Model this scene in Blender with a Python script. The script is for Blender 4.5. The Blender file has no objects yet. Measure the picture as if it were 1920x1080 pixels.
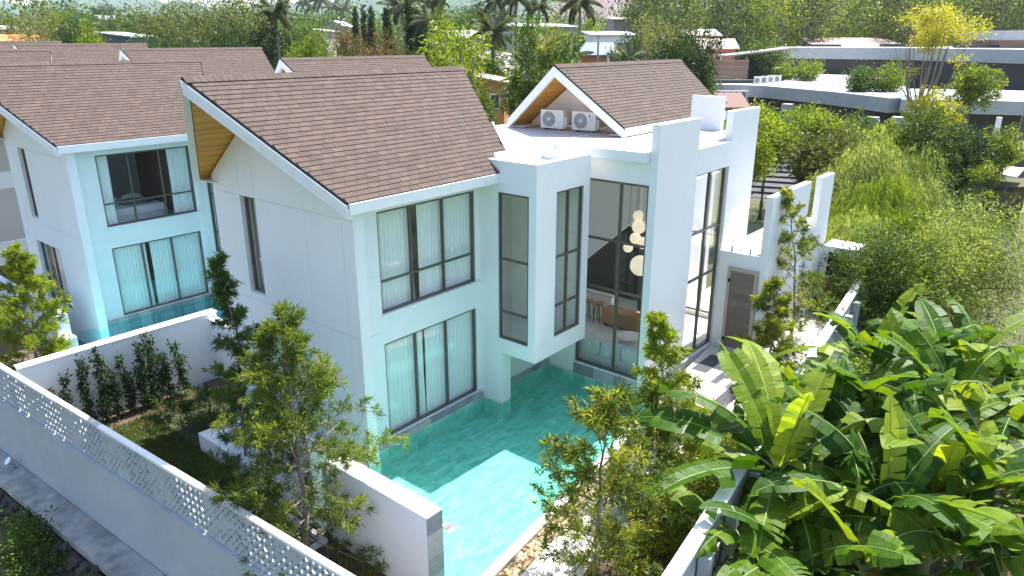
import bpy, bmesh, math, random
import numpy as np
from mathutils import Vector, Matrix, Euler
from math import sin, cos, pi, radians, sqrt

S = bpy.context.scene
C = S.collection

# ------------------------------------------------------------ camera, sky, sun, exposure
cam = bpy.data.cameras.new('camera'); cam.sensor_width = 36; cam.lens = 1352.1/1920*36
cam.clip_start = 0.1; cam.clip_end = 9000
cam_ob = bpy.data.objects.new('camera', cam); C.objects.link(cam_ob)
cam_ob.location = (-9.335, -12.172, 9.607)
cam_ob.rotation_euler = (radians(90-18.963), 0, radians(-50.248))
S.camera = cam_ob

SUN = Vector((0.52, -0.018, 1.0)).normalized()
world = bpy.data.worlds.new('World'); S.world = world; world.use_nodes = True
wn = world.node_tree.nodes; wl = world.node_tree.links; wn.clear()
sky_n = wn.new('ShaderNodeTexSky'); sky_n.sky_type = 'NISHITA'; sky_n.sun_disc = False
sky_n.sun_elevation = math.asin(SUN.z); sky_n.sun_rotation = math.atan2(SUN.x, SUN.y)
sky_n.air_density = 1.0; sky_n.dust_density = 1.5; sky_n.ozone_density = 1.0
bg = wn.new('ShaderNodeBackground'); bg.inputs['Strength'].default_value = 0.12
wo = wn.new('ShaderNodeOutputWorld')
wl.new(sky_n.outputs[0], bg.inputs[0]); wl.new(bg.outputs[0], wo.inputs[0])

sl = bpy.data.lights.new('sun', 'SUN'); sl.energy = 4.2; sl.angle = radians(0.55); sl.color = (1.0, 0.97, 0.92)
sun_ob = bpy.data.objects.new('sun', sl); C.objects.link(sun_ob); sun_ob.location = (60, -10, 120)
sun_ob.rotation_euler = SUN.to_track_quat('Z', 'Y').to_euler()

S.render.engine = 'CYCLES'
S.view_settings.view_transform = 'Standard'; S.view_settings.look = 'None'
S.view_settings.exposure = 1.62; S.view_settings.gamma = 1.0; S.view_settings.use_curve_mapping = False
S.cycles.max_bounces = 10; S.cycles.transparent_max_bounces = 16
S.cycles.diffuse_bounces = 7; S.cycles.glossy_bounces = 3; S.cycles.transmission_bounces = 4
S.cycles.caustics_reflective = False; S.cycles.caustics_refractive = False
S.cycles.use_denoising = True
S.cycles.sample_clamp_indirect = 6.0

# ------------------------------------------------------------ materials
def new_mat(name):
    m = bpy.data.materials.new(name); m.use_nodes = True
    nt = m.node_tree; nt.nodes.clear()
    out = nt.nodes.new('ShaderNodeOutputMaterial')
    return m, nt, out
def N(nt, t, **kw):
    n = nt.nodes.new(t)
    for k, v in kw.items():
        if k in n.inputs: n.inputs[k].default_value = v
        else: setattr(n, k, v)
    return n
def L(nt, a, b): nt.links.new(a, b)
def mixc(nt, fac, a, b, blend='MIX'):
    n = nt.nodes.new('ShaderNodeMix'); n.data_type = 'RGBA'; n.blend_type = blend
    for sock, val in ((n.inputs[0], fac), (n.inputs[6], a), (n.inputs[7], b)):
        if hasattr(val, 'links'): nt.links.new(val, sock)
        elif isinstance(val, (int, float)): sock.default_value = val
        else: sock.default_value = (*val, 1)
    return n.outputs[2]
def ramp(nt, fac, stops):
    n = nt.nodes.new('ShaderNodeValToRGB'); cr = n.color_ramp
    while len(cr.elements) < len(stops): cr.elements.new(0.5)
    for e, (p, c) in zip(cr.elements, stops):
        e.position = p; e.color = (*c, 1) if len(c) == 3 else c
    L(nt, fac, n.inputs[0]); return n.outputs[0]
def coords(nt, scale=(1,1,1), kind='Object'):
    tc = nt.nodes.new('ShaderNodeTexCoord'); mp = nt.nodes.new('ShaderNodeMapping')
    mp.inputs['Scale'].default_value = scale; L(nt, tc.outputs[kind], mp.inputs[0]); return mp.outputs[0]
def wcoords(nt, scale=(1,1,1)):
    g = nt.nodes.new('ShaderNodeNewGeometry'); mp = nt.nodes.new('ShaderNodeMapping')
    mp.inputs['Scale'].default_value = scale; L(nt, g.outputs['Position'], mp.inputs[0]); return mp.outputs[0]
def noise(nt, vec, scale, detail=4, rough=0.55):
    n = N(nt, 'ShaderNodeTexNoise', Scale=scale, Detail=detail, Roughness=rough); L(nt, vec, n.inputs['Vector']); return n.outputs['Fac']
def bump(nt, h, strength, dist=0.02):
    b = N(nt, 'ShaderNodeBump', Strength=strength, Distance=dist); L(nt, h, b.inputs['Height']); return b.outputs[0]
def tint_rand(nt):
    a = N(nt, 'ShaderNodeAttribute', attribute_name='tint'); o = nt.nodes.new('ShaderNodeObjectInfo')
    m = N(nt, 'ShaderNodeMath', operation='ADD'); L(nt, a.outputs['Fac'], m.inputs[0]); L(nt, o.outputs['Random'], m.inputs[1])
    f = N(nt, 'ShaderNodeMath', operation='FRACT'); L(nt, m.outputs[0], f.inputs[0]); return f.outputs[0]

MATS = {}
def simple(name, col, rough=0.6, metal=0.0, var=0.12, nscale=6.0, bmp=0.0, bscale=60, spec=0.5):
    m, nt, out = new_mat(name)
    b = N(nt, 'ShaderNodeBsdfPrincipled', Roughness=rough, Metallic=metal); b.inputs['Specular IOR Level'].default_value = spec
    v = wcoords(nt)
    n = noise(nt, v, nscale, 5)
    c = ramp(nt, n, [(0.3, tuple(x*(1-var) for x in col)), (0.7, tuple(min(1, x*(1+var)) for x in col))])
    L(nt, c, b.inputs['Base Color'])
    if bmp:
        L(nt, bump(nt, noise(nt, v, bscale, 4), bmp, 0.01), b.inputs['Normal'])
    L(nt, b.outputs[0], out.inputs[0]); MATS[name] = m; return m

def stucco(name, col, dirt, bmp=0.25, streak=0.5):
    m, nt, out = new_mat(name)
    b = N(nt, 'ShaderNodeBsdfPrincipled', Roughness=0.75); b.inputs['Specular IOR Level'].default_value = 0.25
    v = wcoords(nt); vs = wcoords(nt, (3.0, 3.0, 0.18))
    n1 = noise(nt, v, 0.55, 5); n2 = noise(nt, vs, 2.2, 6, 0.65)
    f = N(nt, 'ShaderNodeMath', operation='MULTIPLY'); L(nt, n1, f.inputs[0]); L(nt, noise(nt, v, 2.6, 6, 0.7), f.inputs[1])
    c = ramp(nt, f.outputs[0], [(0.08, tuple(x*dirt for x in col)), (0.34, col)])
    c2 = mixc(nt, streak, c, ramp(nt, n2, [(0.35, tuple(x*(dirt+0.02) for x in col)), (0.6, col)]), 'MULTIPLY')
    mixn = mixc(nt, 0.35, c, c2)
    L(nt, mixn, b.inputs['Base Color'])
    L(nt, bump(nt, noise(nt, v, 9, 7, 0.7), bmp, 0.012), b.inputs['Normal'])
    L(nt, b.outputs[0], out.inputs[0]); MATS[name] = m; return m

white = stucco('white_stucco', (0.82, 0.82, 0.82), 0.94, 0.28, 0.10)
stained_shaded = stucco('stained_shaded_stucco', (0.50, 0.52, 0.545), 0.84, streak=0.8)  # blue-grey base paints in the wall's shade; the streaks are stains
fascia_m = simple('fascia_paint', (0.78, 0.79, 0.79), 0.5, var=0.04)
roofflat_m = simple('roof_membrane', (0.50, 0.485, 0.48), 0.85, var=0.07, nscale=1.1, bmp=0.1)
metal_m = simple('dark_bronze_aluminium', (0.135, 0.118, 0.095), 0.42, 0.35, var=0.06)
black_m = simple('black_trim', (0.02, 0.02, 0.022), 0.9, spec=0.1)
steel_m = simple('brushed_steel', (0.55, 0.56, 0.57), 0.3, 0.9, var=0.05)
inner_m = simple('interior_paint', (0.90, 0.88, 0.80), 0.8, var=0.03)
innerdark_m = simple('interior_dark', (0.045, 0.04, 0.038), 0.6)  # near black, painted for unlit rooms and openings; also dark legs
floorin_m = simple('interior_floor', (0.72, 0.69, 0.62), 0.35, var=0.05, nscale=2)
sofa_m = simple('pale_grey_fabric', (0.60, 0.61, 0.60), 0.9, bmp=0.2, bscale=200)
pvc_m = simple('ac_casing', (0.70, 0.69, 0.65), 0.45, var=0.03)
grey_m = simple('grey_grille', (0.22, 0.24, 0.26), 0.5)
paving_m = simple('pale_stone_paving', (0.66, 0.62, 0.57), 0.75, var=0.12, nscale=3, bmp=0.15)
concrete_m = simple('old_concrete', (0.30, 0.29, 0.27), 0.9, var=0.4, nscale=2.2, bmp=0.5, bscale=30)
darkstone_m = simple('dark_rubble', (0.040, 0.036, 0.028), 0.9, var=0.6, nscale=5, bmp=0.7, bscale=12)
fascia_grey_m = simple('grey_plaster_band', (0.37, 0.385, 0.39), 0.8, var=0.10, nscale=1.2)
slate_m = simple('slate_grey_paving', (0.030, 0.032, 0.037), 0.7, var=0.2)  # near black: the shade on the far steps is put into the colour
bark_m = simple('bark', (0.13, 0.10, 0.075), 0.9, var=0.35, nscale=14, bmp=0.5, bscale=40)
palebark_m = simple('pale_bark', (0.24, 0.205, 0.16), 0.9, var=0.3, nscale=14, bmp=0.4, bscale=40)
mulch_m = simple('mulch_soil', (0.10, 0.07, 0.045), 0.95, var=0.5, nscale=20, bmp=0.6, bscale=40)

def wood_mat(name, ca, cb, scale=(1.2, 30, 30)):
    m, nt, out = new_mat(name)
    b = N(nt, 'ShaderNodeBsdfPrincipled', Roughness=0.5)
    n = noise(nt, coords(nt, scale), 2.0, 6, 0.6)
    t = tint_rand(nt)
    c = ramp(nt, n, [(0.3, ca), (0.7, cb)])
    k = ramp(nt, t, [(0, (0.78, 0.78, 0.78)), (1, (1.12, 1.1, 1.06))])
    L(nt, mixc(nt, 1.0, c, k, 'MULTIPLY'), b.inputs['Base Color'])
    L(nt, bump(nt, n, 0.2, 0.004), b.inputs['Normal']); L(nt, b.outputs[0], out.inputs[0]); MATS[name] = m; return m
soffit_m = wood_mat('golden_timber', (0.60, 0.28, 0.030), (0.78, 0.43, 0.075))
console_m = wood_mat('teak', (0.34, 0.16, 0.05), (0.48, 0.25, 0.09))
door_m = wood_mat('grey_brown_door', (0.15, 0.125, 0.105), (0.19, 0.16, 0.135), (30, 30, 1.2))
fencewood_m = wood_mat('brown_fence_board', (0.22, 0.13, 0.09), (0.30, 0.19, 0.13))

def tinted(name, stops, rough=0.8, bmp=0.3, bscale=90, nvar=0.5, spec=0.3):
    m, nt, out = new_mat(name)
    b = N(nt, 'ShaderNodeBsdfPrincipled', Roughness=rough); b.inputs['Specular IOR Level'].default_value = spec
    c = ramp(nt, tint_rand(nt), stops)
    v = wcoords(nt)
    k = ramp(nt, noise(nt, v, 3.5, 6, 0.7), [(0.25, (1-nvar*0.5,)*3), (0.75, (1+nvar*0.3,)*3)])
    L(nt, mixc(nt, 1.0, c, k, 'MULTIPLY'), b.inputs['Base Color'])
    L(nt, bump(nt, noise(nt, v, bscale, 3), bmp, 0.006), b.inputs['Normal'])
    L(nt, b.outputs[0], out.inputs[0]); MATS[name] = m; return m
shingle_m = tinted('asphalt_shingle', [(0, (0.088, 0.064, 0.052)), (0.35, (0.099, 0.073, 0.059)), (0.8, (0.106, 0.077, 0.062)), (1, (0.120, 0.083, 0.065))], 0.92, 0.5, 160)
tile_m = tinted('green_stone_tile', [(0, (0.31, 0.49, 0.39)), (0.2, (0.41, 0.58, 0.47)), (0.8, (0.46, 0.62, 0.51)), (1, (0.56, 0.69, 0.59))], 0.5, 0.2, 40, 0.45)
stonetile_m = tinted('grey_stone_tile', [(0, (0.22, 0.25, 0.27)), (0.5, (0.34, 0.36, 0.37)), (1, (0.48, 0.49, 0.48))], 0.6, 0.3, 40)
pebble_m = tinted('tan_pebbles', [(0, (0.22, 0.13, 0.06)), (0.5, (0.42, 0.28, 0.14)), (1, (0.58, 0.45, 0.30))], 0.8)
slab_m = tinted('pale_slab', [(0, (0.56, 0.52, 0.47)), (1, (0.70, 0.66, 0.61))], 0.8, 0.2, 40, 0.3)

def glass(name, tint, refl=1.0):
    m, nt, out = new_mat(name)
    tr = N(nt, 'ShaderNodeBsdfTransparent'); tr.inputs[0].default_value = (*tint, 1)
    gl = N(nt, 'ShaderNodeBsdfGlossy', Roughness=0.01); gl.inputs[0].default_value = (1, 1, 1, 1)
    lw = N(nt, 'ShaderNodeLayerWeight', Blend=0.5); pw = N(nt, 'ShaderNodeMath', operation='POWER'); L(nt, lw.outputs['Facing'], pw.inputs[0]); pw.inputs[1].default_value = 4.0
    mu = N(nt, 'ShaderNodeMath', operation='MULTIPLY_ADD'); L(nt, pw.outputs[0], mu.inputs[0]); mu.inputs[1].default_value = 0.9*refl; mu.inputs[2].default_value = 0.05*refl
    mx = nt.nodes.new('ShaderNodeMixShader'); L(nt, mu.outputs[0], mx.inputs[0]); L(nt, tr.outputs[0], mx.inputs[1]); L(nt, gl.outputs[0], mx.inputs[2])
    L(nt, mx.outputs[0], out.inputs[0]); MATS[name] = m; return m
glass_m = glass('window_glass', (0.965, 0.99, 0.98), 1.0)
clear_m = glass('clear_glass', (0.90, 0.96, 0.94), 1.2)

def water(name, tint, rip=0.05, sc=2.5):
    m, nt, out = new_mat(name)
    tr = N(nt, 'ShaderNodeBsdfTransparent'); tr.inputs[0].default_value = (*tint, 1)
    gl = N(nt, 'ShaderNodeBsdfGlossy', Roughness=0.02)
    bn = bump(nt, noise(nt, wcoords(nt), sc, 3), rip, 0.1)
    L(nt, bn, gl.inputs['Normal'])
    lw = N(nt, 'ShaderNodeLayerWeight', Blend=0.5); L(nt, bn, lw.inputs['Normal']); pw = N(nt, 'ShaderNodeMath', operation='POWER'); L(nt, lw.outputs['Facing'], pw.inputs[0]); pw.inputs[1].default_value = 5.0
    fr = N(nt, 'ShaderNodeMath', operation='MULTIPLY_ADD'); L(nt, pw.outputs[0], fr.inputs[0]); fr.inputs[1].default_value = 0.95; fr.inputs[2].default_value = 0.022
    mx = nt.nodes.new('ShaderNodeMixShader'); L(nt, fr.outputs[0], mx.inputs[0]); L(nt, tr.outputs[0], mx.inputs[1]); L(nt, gl.outputs[0], mx.inputs[2])
    L(nt, mx.outputs[0], out.inputs[0]); MATS[name] = m; return m
water_m = water('pool_water', (0.55, 0.98, 0.935), 0.12, 4.0)
pond_m = water('pond_water', (0.25, 0.28, 0.26), 0.08)

def cloth(name, col, tr=0.45):
    m, nt, out = new_mat(name)
    d = N(nt, 'ShaderNodeBsdfDiffuse'); t = N(nt, 'ShaderNodeBsdfTranslucent')
    d.inputs[0].default_value = (*col, 1); t.inputs[0].default_value = (*col, 1)
    mx = nt.nodes.new('ShaderNodeMixShader'); mx.inputs[0].default_value = tr
    L(nt, d.outputs[0], mx.inputs[1]); L(nt, t.outputs[0], mx.inputs[2]); L(nt, mx.outputs[0], out.inputs[0]); MATS[name] = m; return m
curtain_m = cloth('white_curtain_cloth', (0.90, 0.92, 0.91), 0.12)

def leafm(name, stops, trans=0.38, rough=0.5, spec=0.3, ribs=False):
    m, nt, out = new_mat(name)
    c = ramp(nt, tint_rand(nt), stops)
    b = N(nt, 'ShaderNodeBsdfPrincipled', Roughness=rough); b.inputs['Specular IOR Level'].default_value = spec
    t = N(nt, 'ShaderNodeBsdfTranslucent')
    if ribs:
        rn = noise(nt, coords(nt, (26, 1.2, 1.2)), 3.0, 4)
        c = mixc(nt, 1.0, c, ramp(nt, rn, [(0.3, (.62,.66,.6)), (0.7, (1.3,1.22,1.1))]), 'MULTIPLY')
        L(nt, bump(nt, rn, .5, .01), b.inputs['Normal'])
    L(nt, c, b.inputs['Base Color'])
    L(nt, mixc(nt, 1.0, c, (1.5, 1.45, 0.6), 'MULTIPLY'), t.inputs[0])
    mx = nt.nodes.new('ShaderNodeMixShader'); mx.inputs[0].default_value = trans
    L(nt, b.outputs[0], mx.inputs[1]); L(nt, t.outputs[0], mx.inputs[2]); L(nt, mx.outputs[0], out.inputs[0]); MATS[name] = m; return m
G = lambda r, g, b: (r, g, b)
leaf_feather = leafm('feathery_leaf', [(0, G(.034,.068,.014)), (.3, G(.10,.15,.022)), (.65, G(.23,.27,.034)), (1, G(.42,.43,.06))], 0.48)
leaf_dark = leafm('dark_leaf', [(0, G(.012,.030,.010)), (.6, G(.026,.060,.016)), (1, G(.06,.10,.025))])
leaf_mid = leafm('mid_green_leaf', [(0, G(.024,.055,.010)), (.6, G(.065,.12,.016)), (1, G(.15,.21,.025))])
leaf_yg = leafm('yellow_green_leaf', [(0, G(.045,.085,.010)), (.45, G(.115,.18,.015)), (1, G(.29,.34,.024))], 0.45)
leaf_olive = leafm('olive_leaf', [(0, G(.020,.036,.009)), (.5, G(.058,.085,.018)), (1, G(.16,.18,.038))], 0.4)
leaf_yellow = leafm('yellow_leaf', [(0, G(.14,.17,.018)), (.5, G(.33,.33,.028)), (1, G(.55,.48,.05))], 0.42)
leaf_willow = leafm('willow_leaf', [(0, G(.065,.10,.020)), (.5, G(.165,.22,.045)), (1, G(.36,.41,.14))], 0.4)
leaf_pale = leafm('pale_fine_leaf', [(0, G(.085,.125,.025)), (.5, G(.21,.27,.06)), (1, G(.42,.47,.17))], 0.45)
leaf_brown = leafm('brown_red_leaf', [(0, G(.07,.05,.025)), (.5, G(.14,.09,.045)), (1, G(.20,.15,.06))])
leaf_dry = leafm('dry_olive_leaf', [(0, G(.085,.10,.035)), (.5, G(.15,.165,.055)), (1, G(.25,.25,.10))])
leaf_palm = leafm('palm_leaf', [(0, G(.030,.050,.018)), (.6, G(.065,.095,.03)), (1, G(.17,.17,.06))])
leaf_banana = leafm('banana_leaf', [(0, G(.022,.066,.006)), (.4, G(.050,.120,.008)), (.75, G(.11,.19,.012)), (1, G(.21,.28,.02))], 0.40, 0.45, 0.2, True)
leaf_banana_y = leafm('young_banana_leaf', [(0, G(.20,.30,.022)), (1, G(.36,.42,.03))], 0.42, 0.4, 0.5)
leaf_banana_dry = leafm('dry_banana_leaf', [(0, G(.24,.15,.03)), (.5, G(.40,.24,.03)), (1, G(.36,.30,.14))], 0.3, 0.6)
rib_m = simple('banana_midrib', (0.17, 0.24, 0.06), 0.45, var=0.1)
stem_m = simple('banana_stem', (0.13, 0.15, 0.055), 0.6, var=0.3, nscale=5)
grass_m = leafm('lawn_grass', [(0, G(.04,.075,.010)), (.6, G(.085,.13,.014)), (1, G(.17,.19,.025))], 0.3)

# ------------------------------------------------------------ helpers
def link(o, parent=None):
    C.objects.link(o)
    if parent is not None: o.parent = parent
    return o
def empty(name, label=None, cat=None, loc=(0,0,0), rz=0, group=None):
    o = bpy.data.objects.new(name, None); o.empty_display_size = 0.2; C.objects.link(o)
    o.location = loc; o.rotation_euler = (0, 0, rz)
    return tag(o, label, cat, group)
def tag(o, label=None, cat=None, group=None, kind=None):
    if label: o['label'] = label
    if cat: o['category'] = cat
    if group: o['group'] = group
    if kind: o['kind'] = kind
    return o
def kids(o): return [c for c in bpy.data.objects if c.parent == o]
def copy_tree(o, parent=None, keep=None, idx=None):
    if idx is None:
        idx = {}
        for c in bpy.data.objects:
            if c.parent: idx.setdefault(c.parent.name, []).append(c)
    c = o.copy(); C.objects.link(c)
    if parent is not None: c.parent = parent
    for ch in idx.get(o.name, []):
        if keep is None or parent is not None or keep(ch): copy_tree(ch, c, keep, idx)
    return c

class MB:
    """collects faces; build() links them as ONE mesh object"""
    def __init__(s): s.v = []; s.f = []; s.m = []; s.t = []; s.mi = 0; s.tv = 0.0; s.sm = []; s.smooth = False
    def add(s, vs, fs):
        o = len(s.v); s.v += [tuple(p) for p in vs]; s.t += [s.tv]*len(vs)
        for f in fs: s.f.append([o+i for i in f]); s.m.append(s.mi); s.sm.append(s.smooth)
        return s
    def box(s, x0, x1, y0, y1, z0, z1):
        return s.add([(x0,y0,z0),(x1,y0,z0),(x1,y1,z0),(x0,y1,z0),(x0,y0,z1),(x1,y0,z1),(x1,y1,z1),(x0,y1,z1)],
              [(0,3,2,1),(4,5,6,7),(0,1,5,4),(1,2,6,5),(2,3,7,6),(3,0,4,7)])
    def obox(s, c, ax, ay, az):
        c, ax, ay, az = map(Vector, (c, ax, ay, az))
        vs = [c+ax*a+ay*b+az*d for d in (-1,1) for a, b in ((-1,-1),(1,-1),(1,1),(-1,1))]
        return s.add(vs, [(0,3,2,1),(4,5,6,7),(0,1,5,4),(1,2,6,5),(2,3,7,6),(3,0,4,7)])
    def prism(s, poly, d):
        """poly: 3D points of one face, d: extrusion vector"""
        n = len(poly); d = Vector(d); a = [Vector(p) for p in poly]; b = [p+d for p in a]
        nrm = (a[1]-a[0]).cross(a[2]-a[0])
        fs = [tuple(range(n)), tuple(range(2*n-1, n-1, -1))] + [(i, i+n, (i+1) % n+n, (i+1) % n) for i in range(n)]
        if nrm.dot(d) > 0: fs = [tuple(reversed(f)) for f in fs]
        return s.add(a+b, fs)
    def tube(s, pts, rads, n=8, cap=True):
        pts = [Vector(p) for p in pts]; rings = []
        for i, p in enumerate(pts):
            d = (pts[min(i+1, len(pts)-1)]-pts[max(i-1, 0)])
            d = d.normalized() if d.length > 1e-9 else Vector((0,0,1))
            u = d.cross(Vector((0,0,1)));
            if u.length < 1e-3: u = d.cross(Vector((1,0,0)))
            u.normalize(); w = d.cross(u); r = rads[i] if hasattr(rads, '__len__') else rads
            rings.append([p+(u*cos(2*pi*k/n)+w*sin(2*pi*k/n))*r for k in range(n)])
        vs = [q for r in rings for q in r]; fs = []
        for i in range(len(pts)-1):
            for k in range(n):
                fs.append((i*n+k, i*n+(k+1) % n, (i+1)*n+(k+1) % n, (i+1)*n+k))
        if cap: fs += [tuple(range(n-1, -1, -1)), tuple((len(pts)-1)*n+k for k in range(n))]
        return s.add(vs, fs)
    def ball(s, c, r, nu=14, nv=9):
        rx, ry, rz = r if hasattr(r, '__len__') else (r, r, r)
        vs = [(c[0], c[1], c[2]+rz)]
        for j in range(1, nv):
            for i in range(nu):
                a, b = 2*pi*i/nu, pi*j/nv
                vs.append((c[0]+rx*cos(a)*sin(b), c[1]+ry*sin(a)*sin(b), c[2]+rz*cos(b)))
        vs.append((c[0], c[1], c[2]-rz)); fs = [(0, 1+i, 1+(i+1) % nu) for i in range(nu)]
        for j in range(nv-2):
            for i in range(nu):
                a = 1+j*nu; fs.append((a+i, a+nu+i, a+nu+(i+1) % nu, a+(i+1) % nu))
        a = 1+(nv-2)*nu; fs += [(a+i, len(vs)-1, a+(i+1) % nu) for i in range(nu)]
        return s.add(vs, fs)
    def mesh(s, name, mats):
        me = bpy.data.meshes.new(name); me.from_pydata(s.v, [], s.f)
        for m in (mats if isinstance(mats, (list, tuple)) else [mats]): me.materials.append(m)
        me.polygons.foreach_set('material_index', s.m)
        me.polygons.foreach_set('use_smooth', s.sm)
        a = me.attributes.new('tint', 'FLOAT', 'POINT'); a.data.foreach_set('value', s.t)
        me.update(); return me
    def build(s, name, mats, parent=None, bevel=0, label=None, cat=None, group=None, kind=None, loc=None):
        o = bpy.data.objects.new(name, s.mesh(name, mats)); link(o, parent)
        if loc is not None: o.location = loc
        if bevel:
            md = o.modifiers.new('bevel', 'BEVEL'); md.width = bevel; md.segments = 2; md.limit_method = 'ANGLE'; md.angle_limit = radians(40)
        return tag(o, label, cat, group, kind)
def box(name, b, mat, parent=None, bevel=0.006, **kw):
    return MB().box(*b).build(name, mat, parent, bevel, **kw)

def np_mesh(name, verts, quads, tint, mat, tri=False):
    """verts (N,3), quads (M,4) -> mesh, fast"""
    me = bpy.data.meshes.new(name); k = 3 if tri else 4; M = len(quads)
    me.vertices.add(len(verts)); me.vertices.foreach_set('co', np.asarray(verts, np.float32).ravel())
    me.loops.add(M*k); me.loops.foreach_set('vertex_index', np.asarray(quads, np.int32).ravel())
    me.polygons.add(M); me.polygons.foreach_set('loop_start', np.arange(0, M*k, k, dtype=np.int32))
    try: me.polygons.foreach_set('loop_total', np.full(M, k, np.int32))
    except Exception: pass
    me.materials.append(mat)
    a = me.attributes.new('tint', 'FLOAT', 'POINT'); a.data.foreach_set('value', np.asarray(tint, np.float32))
    me.update(calc_edges=True); return me
def unit(a): return a/np.maximum(np.linalg.norm(a, axis=1, keepdims=True), 1e-9)
def blades(rng, c, d, l, w, droop=0.15):
    """one rhombus leaf per row: base c, direction d, length l, width w -> verts, quads"""
    n = len(c); d = unit(d); r = rng.normal(size=(n, 3)); s = unit(np.cross(d, r))
    l = np.broadcast_to(np.asarray(l, float).reshape(-1, 1), (n, 1)); w = np.broadcast_to(np.asarray(w, float).reshape(-1, 1), (n, 1))
    z = np.zeros((n, 3)); z[:, 2] = -1
    mid = c+d*l*0.45; tip = c+d*l+z*l*droop
    v = np.stack([c, mid+s*w*0.5, tip, mid-s*w*0.5], 1).reshape(-1, 3)
    return v, np.arange(4*n).reshape(-1, 4)
def tints(rng, n, base=None, spread=0.5):
    t = rng.random(n)*spread + (rng.random(n)*(1-spread) if base is None else base*(1-spread))
    return np.repeat(np.clip(t, 0.001, 0.985), 4)
def mesh_obj(name, me, parent=None, loc=None, **kw):
    o = bpy.data.objects.new(name, me); link(o, parent)
    if loc is not None: o.location = loc
    return tag(o, **kw)

# ---- vegetation meshes (all built about the origin, trunk foot at 0,0,0)
def cloud_mesh(name, rng, lobes, n, ll, lw, mat, shell=0.55, droop=0.15, updir=0.3, clump=0.16, per=26, hang=0.0):
    """leaves grouped in clumps that fill the lobes (x,y,z,rx,ry,rz) unevenly"""
    lob = np.array(lobes, float); vol = (lob[:, 3]*lob[:, 4]*lob[:, 5])**0.67; pick = rng.choice(len(lob), n, p=vol/vol.sum())
    u = unit(rng.normal(size=(n, 3))); rad = shell+(1-shell)*rng.random((n, 1)); rad *= 1+0.16*rng.normal(size=(n, 1))
    R = lob[pick, 3:6]; cc = lob[pick, :3]+u*R*rad
    scale = (R.mean(1, keepdims=True))*clump
    c = np.repeat(cc, per, 0)+rng.normal(size=(n*per, 3))*np.repeat(scale, per, 0)
    d = np.repeat(u, per, 0)*0.7+rng.normal(size=(n*per, 3))*0.8; d[:, 2] += updir-hang*2.5
    base = np.repeat(rng.random(n), per)
    t = tints(rng, n*per, base, 0.45)
    v, q = blades(rng, c, d, ll*(0.6+0.8*rng.random(n*per)), lw*(0.7+0.6*rng.random(n*per)), droop)
    return np_mesh(name, v, q, t, mat)
def trunk_mb(rng, h, r0, r1, nb, reach, zlo, zhi, lean=(0,0), rise=0.6, wob=0.04, n=7):
    mb = MB(); mb.smooth = True; k = 7
    px = np.cumsum(rng.normal(size=k)*wob*h/k); py = np.cumsum(rng.normal(size=k)*wob*h/k); px -= px[0]; py -= py[0]
    pts = [(px[i]+lean[0]*i/(k-1), py[i]+lean[1]*i/(k-1), h*i/(k-1)) for i in range(k)]
    mb.tube(pts, [r0+(r1-r0)*i/(k-1) for i in range(k)], n)
    for i in range(nb):
        t = zlo+(zhi-zlo)*rng.random(); a = i*2.4+rng.random(); j = t*(k-1); i0 = min(int(j), k-2); f = j-i0
        p = Vector(pts[i0]).lerp(Vector(pts[i0+1]), f); ln = reach*(0.5+0.6*rng.random())
        q = p+Vector((cos(a)*ln, sin(a)*ln, ln*rise)); m = p.lerp(q, 0.5)+Vector((0, 0, ln*0.12))
        rr = (r0+(r1-r0)*t)*0.5; mb.tube([p, m, q], [rr, rr*0.6, rr*0.2], 5, False)
    return mb
def broad_tree(rng, h, cr, ch, n, ll, lw, leaf, bark=None, nl=7, shell=0.5, trunk_h=0.5, rise=0.6, per=26, hang=0.0, clump=0.16, r0=None):
    """returns (trunk mesh, crown mesh); h total height, cr crown radius, ch crown height"""
    lobes = []; zc = h-ch/2
    for i in range(nl):
        a = i*2.4+rng.random()*0.8; q = rng.random()
        lobes.append((cos(a)*cr*0.5*(0.4+0.8*rng.random()), sin(a)*cr*0.5*(0.4+0.8*rng.random()), zc+ch*0.55*(q-0.5),
                      cr*(0.36+0.26*rng.random()), cr*(0.36+0.26*rng.random()), ch*(0.18+0.15*rng.random())))
    lobes.append((0, 0, zc, cr*0.55, cr*0.55, ch*0.42))
    crown = cloud_mesh('crown', rng, lobes, n, ll, lw, leaf, shell, per=per, hang=hang, clump=clump)
    tr = trunk_mb(rng, h*0.82, r0 or h*0.022, h*0.006, 9, cr*0.75, trunk_h*0.7, 0.95, rise=rise).mesh('trunk', bark or bark_m)
    return tr, crown
def plant_tree(name, meshes, label, cat, loc, s=1.0, rz=0.0, group=None):
    r = empty(name, label, cat, loc, rz, group); r.scale = (s, s, s) if not hasattr(s, '__len__') else s
    for nm, me in zip(('trunk', 'crown'), meshes): mesh_obj(nm, me, r)
    return r
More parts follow.
